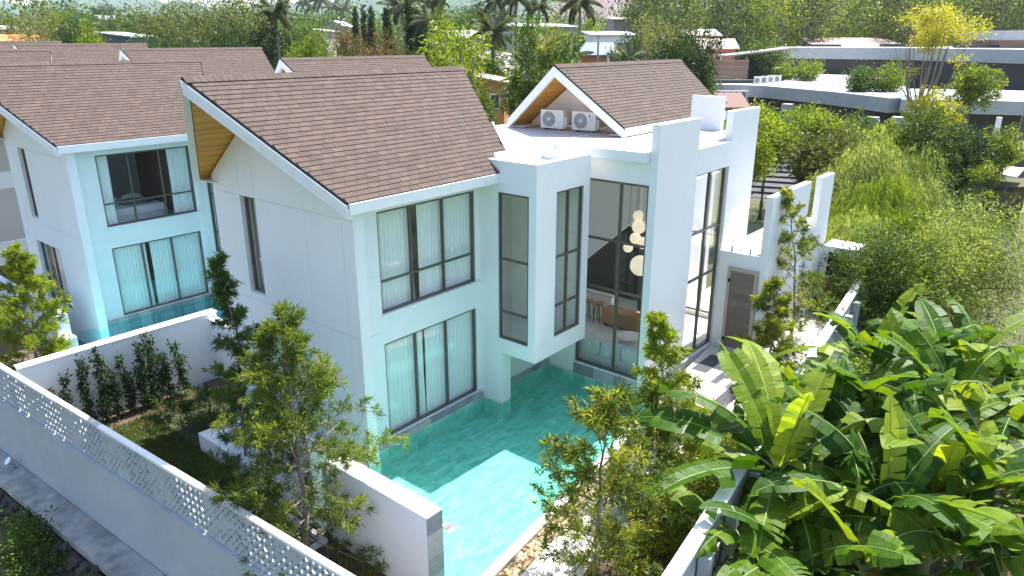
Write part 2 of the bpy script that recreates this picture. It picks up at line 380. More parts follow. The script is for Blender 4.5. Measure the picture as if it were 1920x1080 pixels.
def feather_tree(rng, h, cr, leaf, bark, nb=30, zlo=0.12, tuft=20, bl=0.17, bw=0.017, lean=(0,0), slim=1.0, dens=1.0, r0=0.05):
    k = 9; px = np.cumsum(rng.normal(size=k)*0.012*h); py = np.cumsum(rng.normal(size=k)*0.012*h); px -= px[0]; py -= py[0]
    pts = np.array([(px[i]+lean[0]*(i/(k-1))**1.3, py[i]+lean[1]*(i/(k-1))**1.3, h*i/(k-1)) for i in range(k)])
    mb = MB(); mb.smooth = True; mb.tube(pts, [r0*(1-0.85*i/(k-1)) for i in range(k)], 7)
    tc, td, tb = [], [], []
    for b in range(nb):
        t = zlo+(0.99-zlo)*(b+rng.random()*0.8)/nb; a = b*2.399+rng.normal()*0.35
        j = t*(k-1); i0 = min(int(j), k-2); p = pts[i0]+(pts[i0+1]-pts[i0])*(j-i0)
        prof = (1-t)**0.75*min(1.0, 0.45+t*2.2)+0.10
        ln = cr*prof*(0.7+0.6*rng.random())*slim; el = 0.25+0.55*t+0.2*rng.normal()
        dv = np.array([cos(a)*cos(el), sin(a)*cos(el), sin(el)])
        m = 5; bp = [p+dv*ln*q/(m-1)+np.array([0, 0, -0.10*ln*(q/(m-1))**2]) for q in range(m)]
        mb.tube(bp, [max(0.004, r0*0.35*(1-t*0.6)*(1-0.8*q/(m-1))) for q in range(m)], 4, False)
        shade = rng.random()
        nt_ = max(4, int((6+ln*9)*dens))
        for q in range(nt_):
            f = 0.22+0.80*(q+rng.random())/nt_; pp = p+dv*ln*min(f, 1.0)+np.array([0, 0, -0.10*ln*f*f])
            sd = rng.normal(size=3); sd -= dv*sd.dot(dv); sd /= np.linalg.norm(sd)
            off = abs(rng.normal())*0.16*ln*(1.15-f*0.6)+0.03
            e = pp+(sd+dv*0.7)*off
            tc.append(e); td.append(unit((dv+sd*0.9+np.array([0, 0, 0.35]))[None])[0]); tb.append(min(1, max(0, 0.55*f+0.45*shade)))  # tint rises toward branch ends, painting lit tips over a deep inside
            if off > 0.12: mb.tube([pp, e], [0.006, 0.003], 3, False)
    tc = np.array(tc); td = np.array(td); tb = np.array(tb)
    c = np.repeat(tc, tuft, 0); n = len(c)
    dd = np.repeat(td, tuft, 0)+rng.normal(size=(n, 3))*0.62; c = c+rng.normal(size=(n, 3))*0.025-np.repeat(td, tuft, 0)*rng.random((n, 1))*0.11
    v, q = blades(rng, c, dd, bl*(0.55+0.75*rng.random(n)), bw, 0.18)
    return mb.mesh('trunk', bark), np_mesh('crown', v, q, tints(rng, n, np.repeat(tb, tuft), 0.35), leaf)

# ------------------------------------------------------------ the white villa (built once at its own place, copied for the row behind)
SL = 0.78                                   # roof slope
RY, RZ, EY, EZ = 2.87, 8.866, -0.255, 6.42   # ridge line and front eave
villa = empty('villa', 'nearest white villa with brown shingle roof standing over the green pool', 'house', (0,0,0), 0, 'villas of the row')

def window(parent, axis, at, u0, u1, z0, z1, mu=(), tr=(), fw=0.055, dp=0.09, glassmat=None, sill=0.0, name='window'):
    """axis 'x': plane X=at (u is Y); 'y': plane Y=at (u is X). frame bars butt; panes sit between"""
    def B(mb, a0, a1, b0, b1, d0, d1):
        return mb.box(d0, d1, a0, a1, b0, b1) if axis == 'x' else mb.box(a0, a1, d0, d1, b0, b1)
    d0, d1 = at-dp/2, at+dp/2
    f = MB(); B(f, u0, u1, z1-fw, z1, d0, d1); B(f, u0, u1, z0, z0+fw, d0, d1)
    B(f, u0, u0+fw, z0+fw, z1-fw, d0, d1); B(f, u1-fw, u1, z0+fw, z1-fw, d0, d1)
    w = f.build(name, metal_m, parent, 0.004)
    us = [u0+fw]+sorted(mu)+[u1-fw]; zs = [z0+fw]+sorted(tr)+[z1-fw]; h = fw*0.5
    for m in mu: B(MB(), m-h, m+h, z0+fw, z1-fw, d0+0.004, d1-0.004).build('mullion', metal_m, w, 0.003)
    for q in tr:
        for i in range(len(us)-1):
            a = us[i]+(h if i else 0); b = us[i+1]-(h if i+1 < len(us)-1 else 0)
            B(MB(), a, b, q-h*0.9, q+h*0.9, d0+0.008, d1-0.008).build('transom', metal_m, w, 0.003)
    for i in range(len(us)-1):
        for j in range(len(zs)-1):
            a = us[i]+(h if i else 0)-0.004; b = us[i+1]-(h if i+1 < len(us)-1 else 0)+0.004
            c = zs[j]+(h if j else 0)-0.004; d = zs[j+1]-(h if j+1 < len(zs)-1 else 0)+0.004
            mb = MB()
            if axis == 'x': mb.add([(at, a, c), (at, b, c), (at, b, d), (at, a, d)], [(0,1,2,3)])
            else: mb.add([(a, at, c), (b, at, c), (b, at, d), (a, at, d)], [(0,1,2,3)])
            mb.build('pane', glassmat or glass_m, w)
    return w

def soffit_z(y): return EZ+SL*(min(y, 2*RY-y)-EY)-0.30
def clip_top(y0, y1, z0, f):
    """face polygon (y,z) between z0 and the line f(y), split at the ridge"""
    ys = [y0]+([RY] if y0 < RY < y1 else [])+[y1]
    return [(y0, z0), (y1, z0)]+[(y, f(y)) for y in reversed(ys)]

# gable wall facing the garden: recessed-joint panels on a backing wall
rows = [(-1.0, 3.22, [0.0, 0.40, 2.30, 4.60, 5.74], (2.30, 4.60, 0.10, 2.48)),
        (3.22, 5.95, [0.0, 0.40, 1.75, 3.79, 4.47, 5.74], (3.79, 4.47, 3.40, 5.92)),
        (5.95, None, [0.0, 0.40, 1.75, 3.79, 4.47, 5.74], None)]
back = MB()
for z0, z1, ys, win in rows:
    for a, b in zip(ys[:-1], ys[1:]):
        cells = [(a, b, z0, z1)]
        if win and abs(a-win[0]) < 1e-6: cells = [(a, b, z0, win[2]), (a, b, win[3], z1)]
        for (ya, yb, za, zb) in cells:
            g = 0.004
            if zb is None:
                pf = clip_top(ya+g, yb-g, za+g, soffit_z); pb = clip_top(ya, yb, za, soffit_z)
            else:
                if zb-za < 0.05: continue
                pf = [(ya+g, za+g), (yb-g, za+g), (yb-g, zb-g), (ya+g, zb-g)]; pb = [(ya, za), (yb, za), (yb, zb), (ya, zb)]
            MB().prism([(0.0, y, z) for y, z in pf], (0.03, 0, 0)).build('wall_panel', white, villa)
            back.prism([(0.03, y, z) for y, z in pb], (0.25, 0, 0))
back.build('gable_wall', white, villa)
window(villa, 'x', 0.16, 3.79, 4.47, 3.40, 5.92)
window(villa, 'x', 0.16, 2.30, 4.60, 0.10, 2.48, mu=(3.45,))

# front wall, set back half a metre between the end fin and the bay
WX0, WX1 = 1.06, 4.36
for z0, z1 in ((-1.0, 2.948), (2.954, 4.377), (4.383, 6.32)):
    MB().box(0.28, WX0, 0.5, 0.75, z0, z1).build('wall_panel', white, villa)
MB().box(WX0, 4.5, 0.5, 0.75, 2.63, 3.40).box(WX0, 4.5, 0.5, 0.75, 5.90, 6.32).box(WX0, 4.5, 0.5, 0.75, -1.0, 0.08)\
    .box(WX1, 4.5, 0.5, 0.75, 0.08, 2.63).box(WX1, 4.5, 0.5, 0.75, 3.40, 5.90).build('front_wall', white, villa)
box('sill', (WX0-0.03, 4.495, 0.44, 0.498, 3.355, 3.40), fascia_m, villa, 0.004)
window(villa, 'y', 0.58, WX0, WX1, 3.40, 5.90, mu=(2.12, 3.22), tr=(4.19,))
window(villa, 'y', 0.58, WX0, WX1, 0.08, 2.63, mu=(2.12, 3.22))
# stone kerb under the glass
for i in range(10):
    m = MB(); m.box(0.32+i*0.418, 0.32+i*0.418+0.41, 0.40, 0.498, -1.0, 0.045); m.build('kerb_stone', stonetile_m, villa)
box('back_wall', (0.28, 5.6, 5.5, 5.74, -1.0, 6.2), white, villa)

# bay with its two tall windows
BX0, BX1, BY, BZ0, BZ1 = 4.5, 6.86, -1.443, 1.455, 6.744
bay = MB()
bay.box(BX0, BX0+.2, BY, -1.21, BZ0, BZ1).box(BX0, BX0+.2, -0.19, 0.75, BZ0, BZ1).box(BX0, BX0+.2, -1.21, -0.19, BZ0, 1.88).box(BX0, BX0+.2, -1.21, -0.19, 5.93, BZ1)
bay.box(BX0+.2, 5.35, BY, BY+.2, BZ0, BZ1).box(6.58, BX1, BY, BY+.2, BZ0, BZ1).box(5.35, 6.58, BY, BY+.2, BZ0, 1.94).box(5.35, 6.58, BY, BY+.2, 5.95, BZ1)
bay.box(BX1-.2, BX1, BY+.2, 0.0, BZ0, BZ1).box(BX0+.2, BX1-.2, BY+.2, 0.4, BZ0, BZ0+.12)
bay.build('bay', white, villa)
box('bay_roof', (BX0+.2, BX1-.2, BY+.2, 0.0, 6.42, 6.50), roofflat_m, villa, 0)
window(villa, 'x', 4.57, -1.21, -0.19, 1.88, 5.93, tr=(2.67, 4.15))
window(villa, 'y', -1.36, 5.35, 6.58, 1.94, 5.95, mu=(5.95,), tr=(2.81, 4.18))
MB().box(4.5, 4.9, -0.28, 0.75, -1.0, BZ0).box(4.9, 7.5, 0.30, 0.5, 0.06, BZ0).box(4.9, 7.5, 0.302, 0.5, -1.0, 0.058).build('lower_wall', white, villa)
for i in range(6):
    MB().box(4.91+i*0.43, 4.91+i*0.43+0.42, 0.285, 0.30, -0.5, 0.10).build('kerb_stone', stonetile_m, villa)

# wing with the tall living room glass, twin fins and flat roof
XG = 7.5
wing = MB()
wing.box(XG, XG+.2, -0.67, 0.3, -1.0, 6.6).box(XG, XG+.2, -2.89, -0.67, 5.97, 6.6).box(XG, XG+.2, -2.89, -0.67, -1.0, 0.27)
wing.box(9.8, 12.0, -3.12, -2.89, 5.95, 6.70).box(9.8, 12.0, -3.12, -2.89, -1.0, 0.06)
wing.box(13.8, 13.98, -2.89, -0.5, -1.0, 0.30).box(13.8, 13.98, -2.89, -0.5, 5.95, 6.6).box(13.8, 13.98, -2.89, -2.75, 0.30, 5.95).box(13.8, 13.98, -0.62, -0.5, 0.30, 5.95)
wing.build('wing_wall', white, villa)
box('fin', (7.47, 9.8, -3.12, -2.89, -1.0, 7.57), white, villa, 0.01)
box('fin', (12.0, 13.98, -3.12, -2.89, -1.0, 7.59), white, villa, 0.01)
box('fin', (13.62, 13.8, -2.02, -0.9, 6.6, 7.87), white, villa, 0.01)
for i in range(6): MB().box(XG-.06, XG, -2.88+i*0.37, -2.88+i*0.37+0.36, -1.0, 0.22).build('kerb_stone', stonetile_m, villa)
window(villa, 'x', XG+.08, -2.89, -0.67, 0.27, 5.97, mu=(-2.0,), tr=(2.80, 4.26), fw=0.07)
window(villa, 'y', -2.97, 9.8, 12.0, 0.06, 5.95, mu=(10.95,), tr=(2.62, 4.12), fw=0.07)
# flat roof with raised edge
fr = MB()
fr.prism([(5.0, 0.05, 6.6), (13.8, 0.05, 6.6), (13.8, 4.75, 6.6), (5.0, 4.75, 6.6)], (0, 0, 0.18))
fr.prism([(XG, -2.89, 6.6), (13.8, -2.89, 6.6), (13.8, 0.049, 6.6), (XG, 0.049, 6.6)], (0, 0, 0.18))
fr.build('flat_roof', roofflat_m, villa)
pp = MB()
for b_ in ((7.2, 7.5, -2.889, 0.12, 6.602, 6.87), (4.71, 7.198, 0.0, 0.12, 6.35, 6.87), (9.81, 11.99, -2.888, -2.80, 6.70, 6.74), (5.6, 13.79, 0.68, 0.71, 6.78, 6.80), (5.6, 9.9, 4.62, 4.75, 6.782, 6.92)): box('roof_edge', b_, white, villa, 0.006)
for b in ((4.5, 6.86, 4.9, 0.0),):
    pass
MB().box(13.98, 17.2, -0.4, 3.96, -1.0, 7.0).box(13.8, 13.98, -0.499, 4.0, -1.0, 6.6).build('rear_block', white, villa)

# roofs -----------------------------------------------------------------
def gable_roof(parent, ry, rz, half, xl_r, xl_e, xr_r, xr_e, near, course, tabw, objs, th=0.26, fz=0.30, seed=3):
    """near: number of single shingles kept as objects; xl/xr: x of the verge at ridge (r) and eave (e)"""
    ez = rz-SL*half; sl = sqrt(1+SL*SL); slen = half*sl
    def P(x, s, side, up=0.0):             # s: 0 at the eave .. slen at the ridge
        y = half-s/sl; return (x, ry-side*y, ez+SL*(half-y)+up)
    def XL(s): return xl_e+(xl_r-xl_e)*s/slen
    def XR(s): return xr_e+(xr_r-xr_e)*s/slen
    deck = MB()
    for side in (1, -1):
        a = [P(XL(0), 0, side, -0.02), P(XR(0), 0, side, -0.02), P(XR(slen), slen, side, -0.02), P(XL(slen), slen, side, -0.02)]
        deck.prism(a, (0, 0, -0.10))
    deck.build('roof_deck', black_m, parent)
    # timber soffit boards under each slope, running along the ridge
    sb = MB(); n = int(slen/0.095)
    for side in (1, -1):
        for i in range(n):
            s0, s1 = i*slen/n+0.003, (i+1)*slen/n-0.003; sb.tv = (i*0.37) % 0.97+0.01
            a = [P(XL(s0)+.12, s0, side, -fz+0.06), P(XR(s0)-.12, s0, side, -fz+0.06), P(XR(s1)-.12, s1, side, -fz+0.06), P(XL(s1)+.12, s1, side, -fz+0.06)]
            sb.prism(a, (0, 0, 0.018))
    sb.build('soffit_board', soffit_m, parent, kind='stuff')
    # fascias: verge boards (raked) and eave boards
    for side in (1, -1):
        for XF, dx in ((XL, 0.13), (XR, -0.13)):
            o = 0.03 if dx > 0 else -0.002
            a = [P(XF(-0.0)-o, 0, side, -0.025), P(XF(slen)-o, slen, side, -0.025), P(XF(slen)-o, slen, side, -fz-0.03), P(XF(0)-o, 0, side, -fz-0.03)]
            vb = MB(); vb.prism(a, (dx, 0, 0))
            e = [P(XF(0)-o*2, 0, side, -0.028), P(XF(slen)-o*2, slen, side, -0.028), P(XF(slen)-o*2, slen, side, -fz*0.55), P(XF(0)-o*2, 0, side, -fz*0.55)]
            vb.prism(e, (o*0.98, 0, 0)); vb.build('verge_board', fascia_m, parent, 0.004)
    for side in (1, -1):
        y = ry-side*half
        MB().box(XL(0)+.02, XR(0)-.02, min(y, y-side*0.035), max(y, y-side*0.035), ez-0.25, ez-0.012)\
            .box(XL(0)+.1, XR(0)-.1, min(y, y+side*0.6), max(y, y+side*0.6), ez-fz+0.03, ez-fz+0.055).build('eave_board', fascia_m, parent, 0.004)
    tr = MB()
    for XF, dx in ((XL, 0.03), (XR, -0.03)):
        for side in (1, -1):
            a = [P(XF(0)-dx, 0, side, -0.026), P(XF(slen)-dx, slen, side, -0.026), P(XF(slen)-dx, slen, side, 0.022), P(XF(0)-dx, 0, side, 0.022)]
            MB().prism(a, (dx*0.95, 0, 0)).build('drip_edge', black_m, parent)
    # shingles
    rg = np.random.default_rng(seed); nc = int(slen/course); ce = slen/nc
    tabs, edge = [], MB()
    for c in range(nc):
        s0, s1 = c*ce-0.012, (c+1)*ce+0.03; off = (c % 2)*0.5*tabw+rg.random()*0.06
        x = XL(s0)-off
        while x < XR(s0)+0.3:
            w = tabw*(0.96+0.08*rg.random())
            a, b = x+0.003, x+w-0.003
            inside = a > max(XL(s0), XL(s1))+0.005 and b < min(XR(s0), XR(s1))-0.005
            al, ar = max(a, XL(s0)), min(b, XR(s0)); bl_, br = max(a, XL(s1)), min(b, XR(s1))
            for side in (1, -1):
                if ar-al > 0.02 and br-bl_ > 0.02:
                    rec = (side, c, al, ar, bl_, br, s0, s1, inside, rg.random()*0.97+.01)
                    tabs.append(rec)
            x += w
    def tab_mesh(mb, rec):
        side, c, al, ar, bl_, br, s0, s1, ins, tv = rec; mb.tv = tv
        lift = 0.004*math.sin(tv*40)
        t0 = [P(al, s0, side, 0.026+lift), P(ar, s0, side, 0.026-lift), P(br, s1, side, 0.004), P(bl_, s1, side, 0.004)]
        b0 = [P(al, s0, side, -0.012), P(ar, s0, side, -0.012), P(br, s1, side, -0.014), P(bl_, s1, side, -0.014)]
        fs = [(0,1,2,3), (4,5,1,0), (5,6,2,1), (7,4,0,3)]
        if side < 0: fs = [tuple(reversed(f)) for f in fs]
        mb.add(t0+b0, fs[:1]); mb.mi = 1; n0 = len(mb.v)-8; [(mb.f.append([n0+i for i in f]), mb.m.append(1), mb.sm.append(False)) for f in fs[1:]]; mb.mi = 0
    cpos = Vector(cam_ob.location)
    singles = set()
    if objs:
        fr_ = [(( Vector(P((r[2]+r[3])/2, r[6], r[0]))-cpos).length, i) for i, r in enumerate(tabs) if r[0] == 1 and r[8]]
        fr_.sort(); singles = set(i for _, i in fr_[:objs])
        base = None
        for i in sorted(singles):
            r = tabs[i]; x0 = (r[2]+r[3])/2; wv = r[3]-r[2]
            if base is None:
                mb = MB(); rr = (1, 0, -tabw/2+.003, tabw/2-.003, -tabw/2+.003, tabw/2-.003, r[6], r[7], True, 0.0)
                o_s = Vector(P(0, r[6], 1)); 
                tmp = MB(); tab_mesh(tmp, rr); tmp.v = [tuple(Vector(v)-o_s) for v in tmp.v]; tmp.t = [0.0]*len(tmp.v); base = tmp.mesh('shingle', [shingle_m, edge_m])
            o = bpy.data.objects.new('shingle', base); link(o, parent); o.location = Vector(P(x0, r[6], 1))
            o.scale = (wv/(tabw-.006), 1, 1); o.rotation_euler = (0.006*math.sin(i*7.1), 0.006*math.sin(i*3.3), 0)
    allm, rest = MB(), MB()
    for i, r in enumerate(tabs):
        tab_mesh(allm, r)
        if i not in singles: tab_mesh(rest, r)
    rest.build('shingle', [shingle_m, edge_m], parent, kind='stuff')
    cap = MB(); n = int((xr_r-xl_r)/0.16)
    for i in range(n):
        x0 = xl_r+i*(xr_r-xl_r)/n; x1 = x0+(xr_r-xl_r)/n+0.02; cap.tv = rg.random()*.97+.01; w = 0.15; u0, u1 = 0.040, 0.040
        cap.add([(x0, ry-w, rz-SL*w+u0), (x0, ry, rz+u0), (x0, ry+w, rz-SL*w+u0), (x1, ry-w, rz-SL*w+u1), (x1, ry, rz+u1), (x1, ry+w, rz-SL*w+u1),
                 (x0, ry-w, rz-SL*w+u0-.02), (x0, ry+w, rz-SL*w+u0-.02)], [(0,3,4,1), (1,4,5,2), (6,0,1), (1,2,7)])
    cap.build('ridge_cap', shingle_m, parent, kind='stuff')
    return allm
edge_m = simple('shingle_cut_edge_shadow', (0.052, 0.041, 0.035), .95)  # dark cut edges that also paint the shadow line of each course
full_a = gable_roof(villa, RY, RZ, RY-EY, -1.83, -0.29, 6.50, 5.10, True, 0.137, 0.30, 290, seed=3)
R2Y, R2Z, R2H = 1.78, 8.87, 2.30
full_b = gable_roof(villa, R2Y, R2Z, R2H, 9.50, 10.02, 17.80, 17.35, True, 0.137, 0.30, 0, seed=8)
# gable walls under the second roof, and the right end of the first
def sof2(y): return R2Z-SL*abs(y-R2Y)-0.30
MB().prism([(11.1, -0.35, 6.70), (11.1, 3.91, 6.70), (11.1, 3.91, sof2(3.91)), (11.1, R2Y, sof2(R2Y)), (11.1, -0.35, sof2(-0.35))], (0.2, 0, 0)).build('gable_wall', white, villa)
MB().prism([(17.0, -0.35, 6.90), (17.0, 3.91, 6.90), (17.0, 3.91, sof2(3.91)), (17.0, R2Y, sof2(R2Y)), (17.0, -0.35, sof2(-0.35))], (0.2, 0, 0)).build('gable_wall', white, villa)
MB().prism([(5.0, 0.0, 6.0), (5.0, 5.74, 6.0), (5.0, 5.74, soffit_z(5.74)), (5.0, RY, soffit_z(RY)), (5.0, 0.0, soffit_z(0))], (0.2, 0, 0)).build('gable_wall', white, villa)

# rooms seen through the glass
def room(parent, x0, x1, y0, y1, z0, z1, skip='', wallm=None, floorm=None):
    m = MB(); t = 0.04
    if 'x' not in skip: m.box(x1-t, x1, y0, y1, z0, z1)
    if 'X' not in skip: m.box(x0, x0+t, y0, y1, z0, z1)
    if 'y' not in skip: m.box(x0+t, x1-t, y1-t, y1, z0, z1)
    if 'Y' not in skip: m.box(x0+t, x1-t, y0, y0+t, z0, z1)
    m.box(x0+t, x1-t, y0+t, y1-t, z1-t, z1); m.build('room_lining', wallm or inner_m, parent)
    MB().box(x0+t, x1-t, y0, y1-t, z0, z0+t).build('room_floor', floorm or floorin_m, parent)
room(villa, 0.30, 4.48, 0.76, 5.45, 3.05, 6.10, 'YX', inner_m)
room(villa, 0.30, 4.48, 0.76, 5.45, -0.10, 2.95, 'YX', inner_m)
room(villa, 4.70, 6.66, -1.23, 2.4, 1.58, 6.46, 'YX', inner_m)
room(villa, 7.72, 13.78, -2.88, 4.6, 0.08, 6.55, 'YXxy', inner_m)
MB().box(7.76, 13.74, 4.56, 4.6, 0.12, 0.9).box(7.76, 8.3, 4.56, 4.6, 0.9, 6.5).box(13.2, 13.74, 4.56, 4.6, 0.9, 6.5).box(8.3, 13.2, 4.56, 4.6, 5.9, 6.5).build('room_lining', inner_m, villa)
window(villa, 'y', 4.64, 8.3, 13.2, 0.9, 5.9, mu=(9.9, 11.5), tr=(3.2,))  # unseen rear window, added to let sky light into the living room
MB().box(13.74, 13.78, -0.6, 4.6, 0.08, 6.5).build('room_lining', inner_m, villa)
window(villa, 'x', 13.9, -2.75, -0.62, 0.30, 5.95, mu=(-1.7,), tr=(3.2,))  # side window, stretched to full height to let more sun inside
window(villa, 'x', 17.1, 0.2, 0.4, 7.2, 7.4) if False else None
MB().box(7.70, 7.76, 0.30, 4.6, 0.08, 6.5).build('room_lining', inner_m, villa)
# stair flank and upper floor edge inside the living room
MB().prism([(11.6, 4.5, 3.0), (11.6, 2.2, 0.6), (11.6, 2.2, 1.7), (11.6, -0.3, 4.0), (11.6, -0.3, 6.5), (11.6, 4.5, 6.5)], (0.12, 0, 0)).build('stair_flank', white, villa)
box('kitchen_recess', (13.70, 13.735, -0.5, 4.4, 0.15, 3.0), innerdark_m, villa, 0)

# terrace block beside the wing -------------------------------------------------
t = MB()
t.box(11.9, 18.2, -4.42, -3.125, -1.0, 3.30)
t.build('terrace_block', white, villa)
box('terrace_floor', (12.02, 18.1, -4.40, -3.14, 3.303, 3.33), paving_m, villa, 0)
box('fin', (11.9, 15.25, -4.64, -4.422, -1.0, 5.18), white, villa, 0.01)
box('fin', (16.4, 17.7, -4.64, -4.422, -1.0, 5.15), white, villa, 0.01)
rl = MB(); rl.add([(11.95, -4.40, 3.40), (11.95, -3.15, 3.40), (11.95, -3.15, 4.30), (11.95, -4.40, 4.30)], [(0,1,2,3)])
ra = rl.build('glass_railing', clear_m, villa)
for y in (-4.1, -3.5): box('clamp', (11.925, 11.975, y-.03, y+.03, 3.30, 3.50), steel_m, ra, 0.004)
# grey-brown boarded door
d = box('door', (11.84, 11.893, -4.36, -3.60, 0.14, 2.72), door_m, villa, 0.004)
f = MB(); f.box(11.80, 11.898, -4.47, -4.362, 0.08, 2.83).box(11.80, 11.898, -3.598, -3.49, 0.08, 2.83).box(11.80, 11.898, -4.362, -3.598, 2.722, 2.83)
f.build('frame', simple('taupe_frame', (0.42, 0.36, 0.28), 0.5, var=0.05), d, 0.004)
for i in range(11): MB().box(11.832, 11.84, -4.34, -3.62, 0.17+i*0.231, 0.17+i*0.231+0.222).build('slat', door_m, d)
for z in (0.4, 2.4): box('hinge', (11.78, 11.80, -3.60, -3.53, z-.06, z+.06), black_m, d, 0.004)

box('side_court', (13.99, 18.2, -3.12, -0.42, -1.0, -0.05), paving_m, villa, 0)
# the row behind: same house, copied with what shows of it
skip_b = ('fin', 'terrace_block', 'terrace_floor', 'glass_railing', 'door', 'stair_flank', 'kitchen_recess')
villa2 = copy_tree(villa, None, lambda o: o.name.split('.')[0] not in skip_b)
villa2.name = 'villa'; villa2.location = (-0.55, 13.95, 0.0)
villa2['label'] = 'second white villa, its upper window open to a dark bedroom with a bed'
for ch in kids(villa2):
    if ch.name.split('.')[0] == 'room_lining': ch.material_slots[0].link = 'OBJECT'; ch.material_slots[0].material = innerdark_m  # same rooms recoloured near black so they look unlit
roof_parts = ('roof_deck', 'soffit_board', 'verge_board', 'eave_board', 'drip_edge', 'ridge_cap', 'gable_wall', 'wall_panel', 'front_wall', 'back_wall', 'rear_block', 'flat_roof')
me_a = full_a.mesh('shingle', [shingle_m, edge_m]); me_b = full_b.mesh('shingle', [shingle_m, edge_m])
for k, (dx, dy, dz, lb) in enumerate(((-1.2, 27.6, 0.30, 'third villa of the row, only its shingle roofs showing behind the second'),
                                      (-1.9, 41.2, 0.50, 'fourth villa of the row, small white gable end on its far roof'),
                                      (-2.6, 54.8, 0.65, 'farthest villa of the row, a strip of brown roof under the trees'))):
    v = copy_tree(villa, None, lambda o: o.name.split('.')[0] in roof_parts)
    v.name = 'villa'; v.location = (dx, dy, dz); v['label'] = lb
    for me in (me_a, me_b): tag(mesh_obj('shingle', me, v), kind='stuff')

# curtains: hung cloth, things of their own
def curtain(x0, x1, y, z0, z1, label, folds, seed, group, axis='y'):
    n = int(folds*6); rg = random.Random(seed); m = MB(); m.smooth = True; vs = []
    ph = rg.random()*6; amp = [0.5+0.6*rg.random() for _ in range(n+1)]
    for j in range(7):
        z = z1+(z0-z1)*j/6
        for i in range(n+1):
            u = x0+(x1-x0)*i/n; w = 0.032*amp[i]*sin(i*2*pi/6+ph+0.15*sin(j*0.8+i*0.11))*(0.7+0.5*j/6)
            u += 0.02*sin(j*0.9+i*0.05)*j/6
            vs.append((u, y+w, z) if axis == 'y' else (y+w, u, z))
    fs = [(j*(n+1)+i, j*(n+1)+i+1, (j+1)*(n+1)+i+1, (j+1)*(n+1)+i) for j in range(6) for i in range(n)]
    m.add(vs, fs); return m.build('curtain', curtain_m, None, label=label, cat='curtain', group=group)
gc = 'white curtains behind the villa windows'
curtain(1.12, 2.30, 0.70, 3.12, 5.98, 'white curtain left of the dark gap in the upper window of the nearest villa', 10, 1, gc)
curtain(2.46, 4.34, 0.70, 3.12, 5.98, 'wide white curtain right of the dark gap in the upper window of the nearest villa', 16, 2, gc)
curtain(1.12, 2.52, 0.70, 0.02, 2.80, 'white curtain left half of the pool level glass of the nearest villa', 11, 3, gc)
curtain(2.58, 4.34, 0.70, 0.02, 2.80, 'white curtain right half of the pool level glass of the nearest villa', 16, 4, gc)
curtain(3.72, 4.55, 0.42, 3.15, 6.05, 'white curtain in the tall slit window of the nearest gable wall', 8, 5, gc, 'x')
curtain(2.25, 4.65, 0.42, -0.05, 2.60, 'white curtain in the ground floor window behind the conifer', 18, 6, gc, 'x')
curtain(-0.18, 0.22+0.0, 14.66, 3.12, 5.98, 'hidden', 4, 7, gc).location = (0.75, 0, 0)
bpy.data.objects['curtain.006']['label'] = 'narrow white curtain drawn to the left side of the second villa bedroom window'
curtain(3.05, 3.80, 14.66, 3.12, 5.98, 'white curtain drawn to the right side of the second villa bedroom window', 7, 8, gc)
curtain(0.55, 1.75, 14.66, 0.02, 2.80, 'white curtain left of the dark gap in the second villa pool level glass', 10, 9, gc)
curtain(1.90, 3.80, 14.66, 0.02, 2.80, 'white curtain right of the dark gap in the second villa pool level glass', 16, 10, gc)
curtain(16.2, 18.55, -0.12, -0.05, 2.60, 'pale curtain in the ground floor side window of the second villa', 18, 11, gc, 'x')

# bed in the second villa
bed = empty('bed', 'bed with white sheets behind the open window of the second villa', 'bed', (2.2, 16.6, 3.10))
box('base', (-0.95, 0.95, -1.05, 1.05, 0.0, 0.34), sofa_m, bed, 0.02)
box('mattress', (-0.92, 0.92, -1.02, 1.02, 0.342, 0.62), curtain_m, bed, 0.05)
for x in (-0.45, 0.45):
    m = MB(); m.smooth = True; m.ball((x, 0.75, 0.70), (0.36, 0.22, 0.10)); m.build('pillow', curtain_m, bed)
m = MB(); m.smooth = True; m.ball((0.2, -0.2, 0.66), (0.70, 0.55, 0.10)); m.build('blanket', simple('dark_blanket', (0.08, 0.085, 0.10), 0.9), bed)

# living room
sofa = empty('sofa', 'long pale grey sofa with its back against the tall living room glass', 'sofa', (8.35, -1.75, 0.12))
box('base', (-0.45, 0.45, -1.05, 1.15, 0.05, 0.38), sofa_m, sofa, 0.03)
for i in range(3):
    y0 = -1.04+i*0.73; box('backrest', (-0.50, -0.22, y0, y0+0.71, 0.382, 0.86), sofa_m, sofa, 0.05)
    box('cushion', (-0.215, 0.45, y0, y0+0.71, 0.382, 0.52), sofa_m, sofa, 0.05)
box('armrest', (-0.45, 0.45, 1.155, 1.36, 0.05, 0.66), sofa_m, sofa, 0.04)
tb = empty('coffee_table', 'round pale coffee table in front of the grey sofa', 'table', (9.75, -1.25, 0.12))
m = MB(); m.tube([(0,0,.36),(0,0,.41)], .42, 28); m.build('top', paving_m, tb, 0.006)
m = MB(); m.tube([(0,0,0),(0,0,.36)], [.36,.30], 24); m.build('base', paving_m, tb)
cs = empty('console', 'low teak console along the living room wall', 'console', (11.1, -0.2, 0.12))
box('body', (-0.28, 0.28, -1.3, 0.7, 0.10, 0.62), console_m, cs, 0.01)
for y in (-1.2, 0.6):
    box('leg', (-0.2, 0.2, y-.03, y+.03, 0, 0.098), innerdark_m, cs, 0.003)
for i in range(3): box('door', (-0.300, -0.282, -1.27+i*0.655, -1.27+i*0.655+0.645, 0.13, 0.59), console_m, cs, 0.004)
tvp = empty('television', 'dark television standing above the teak console', 'television', (11.25, -1.1, 0.742))
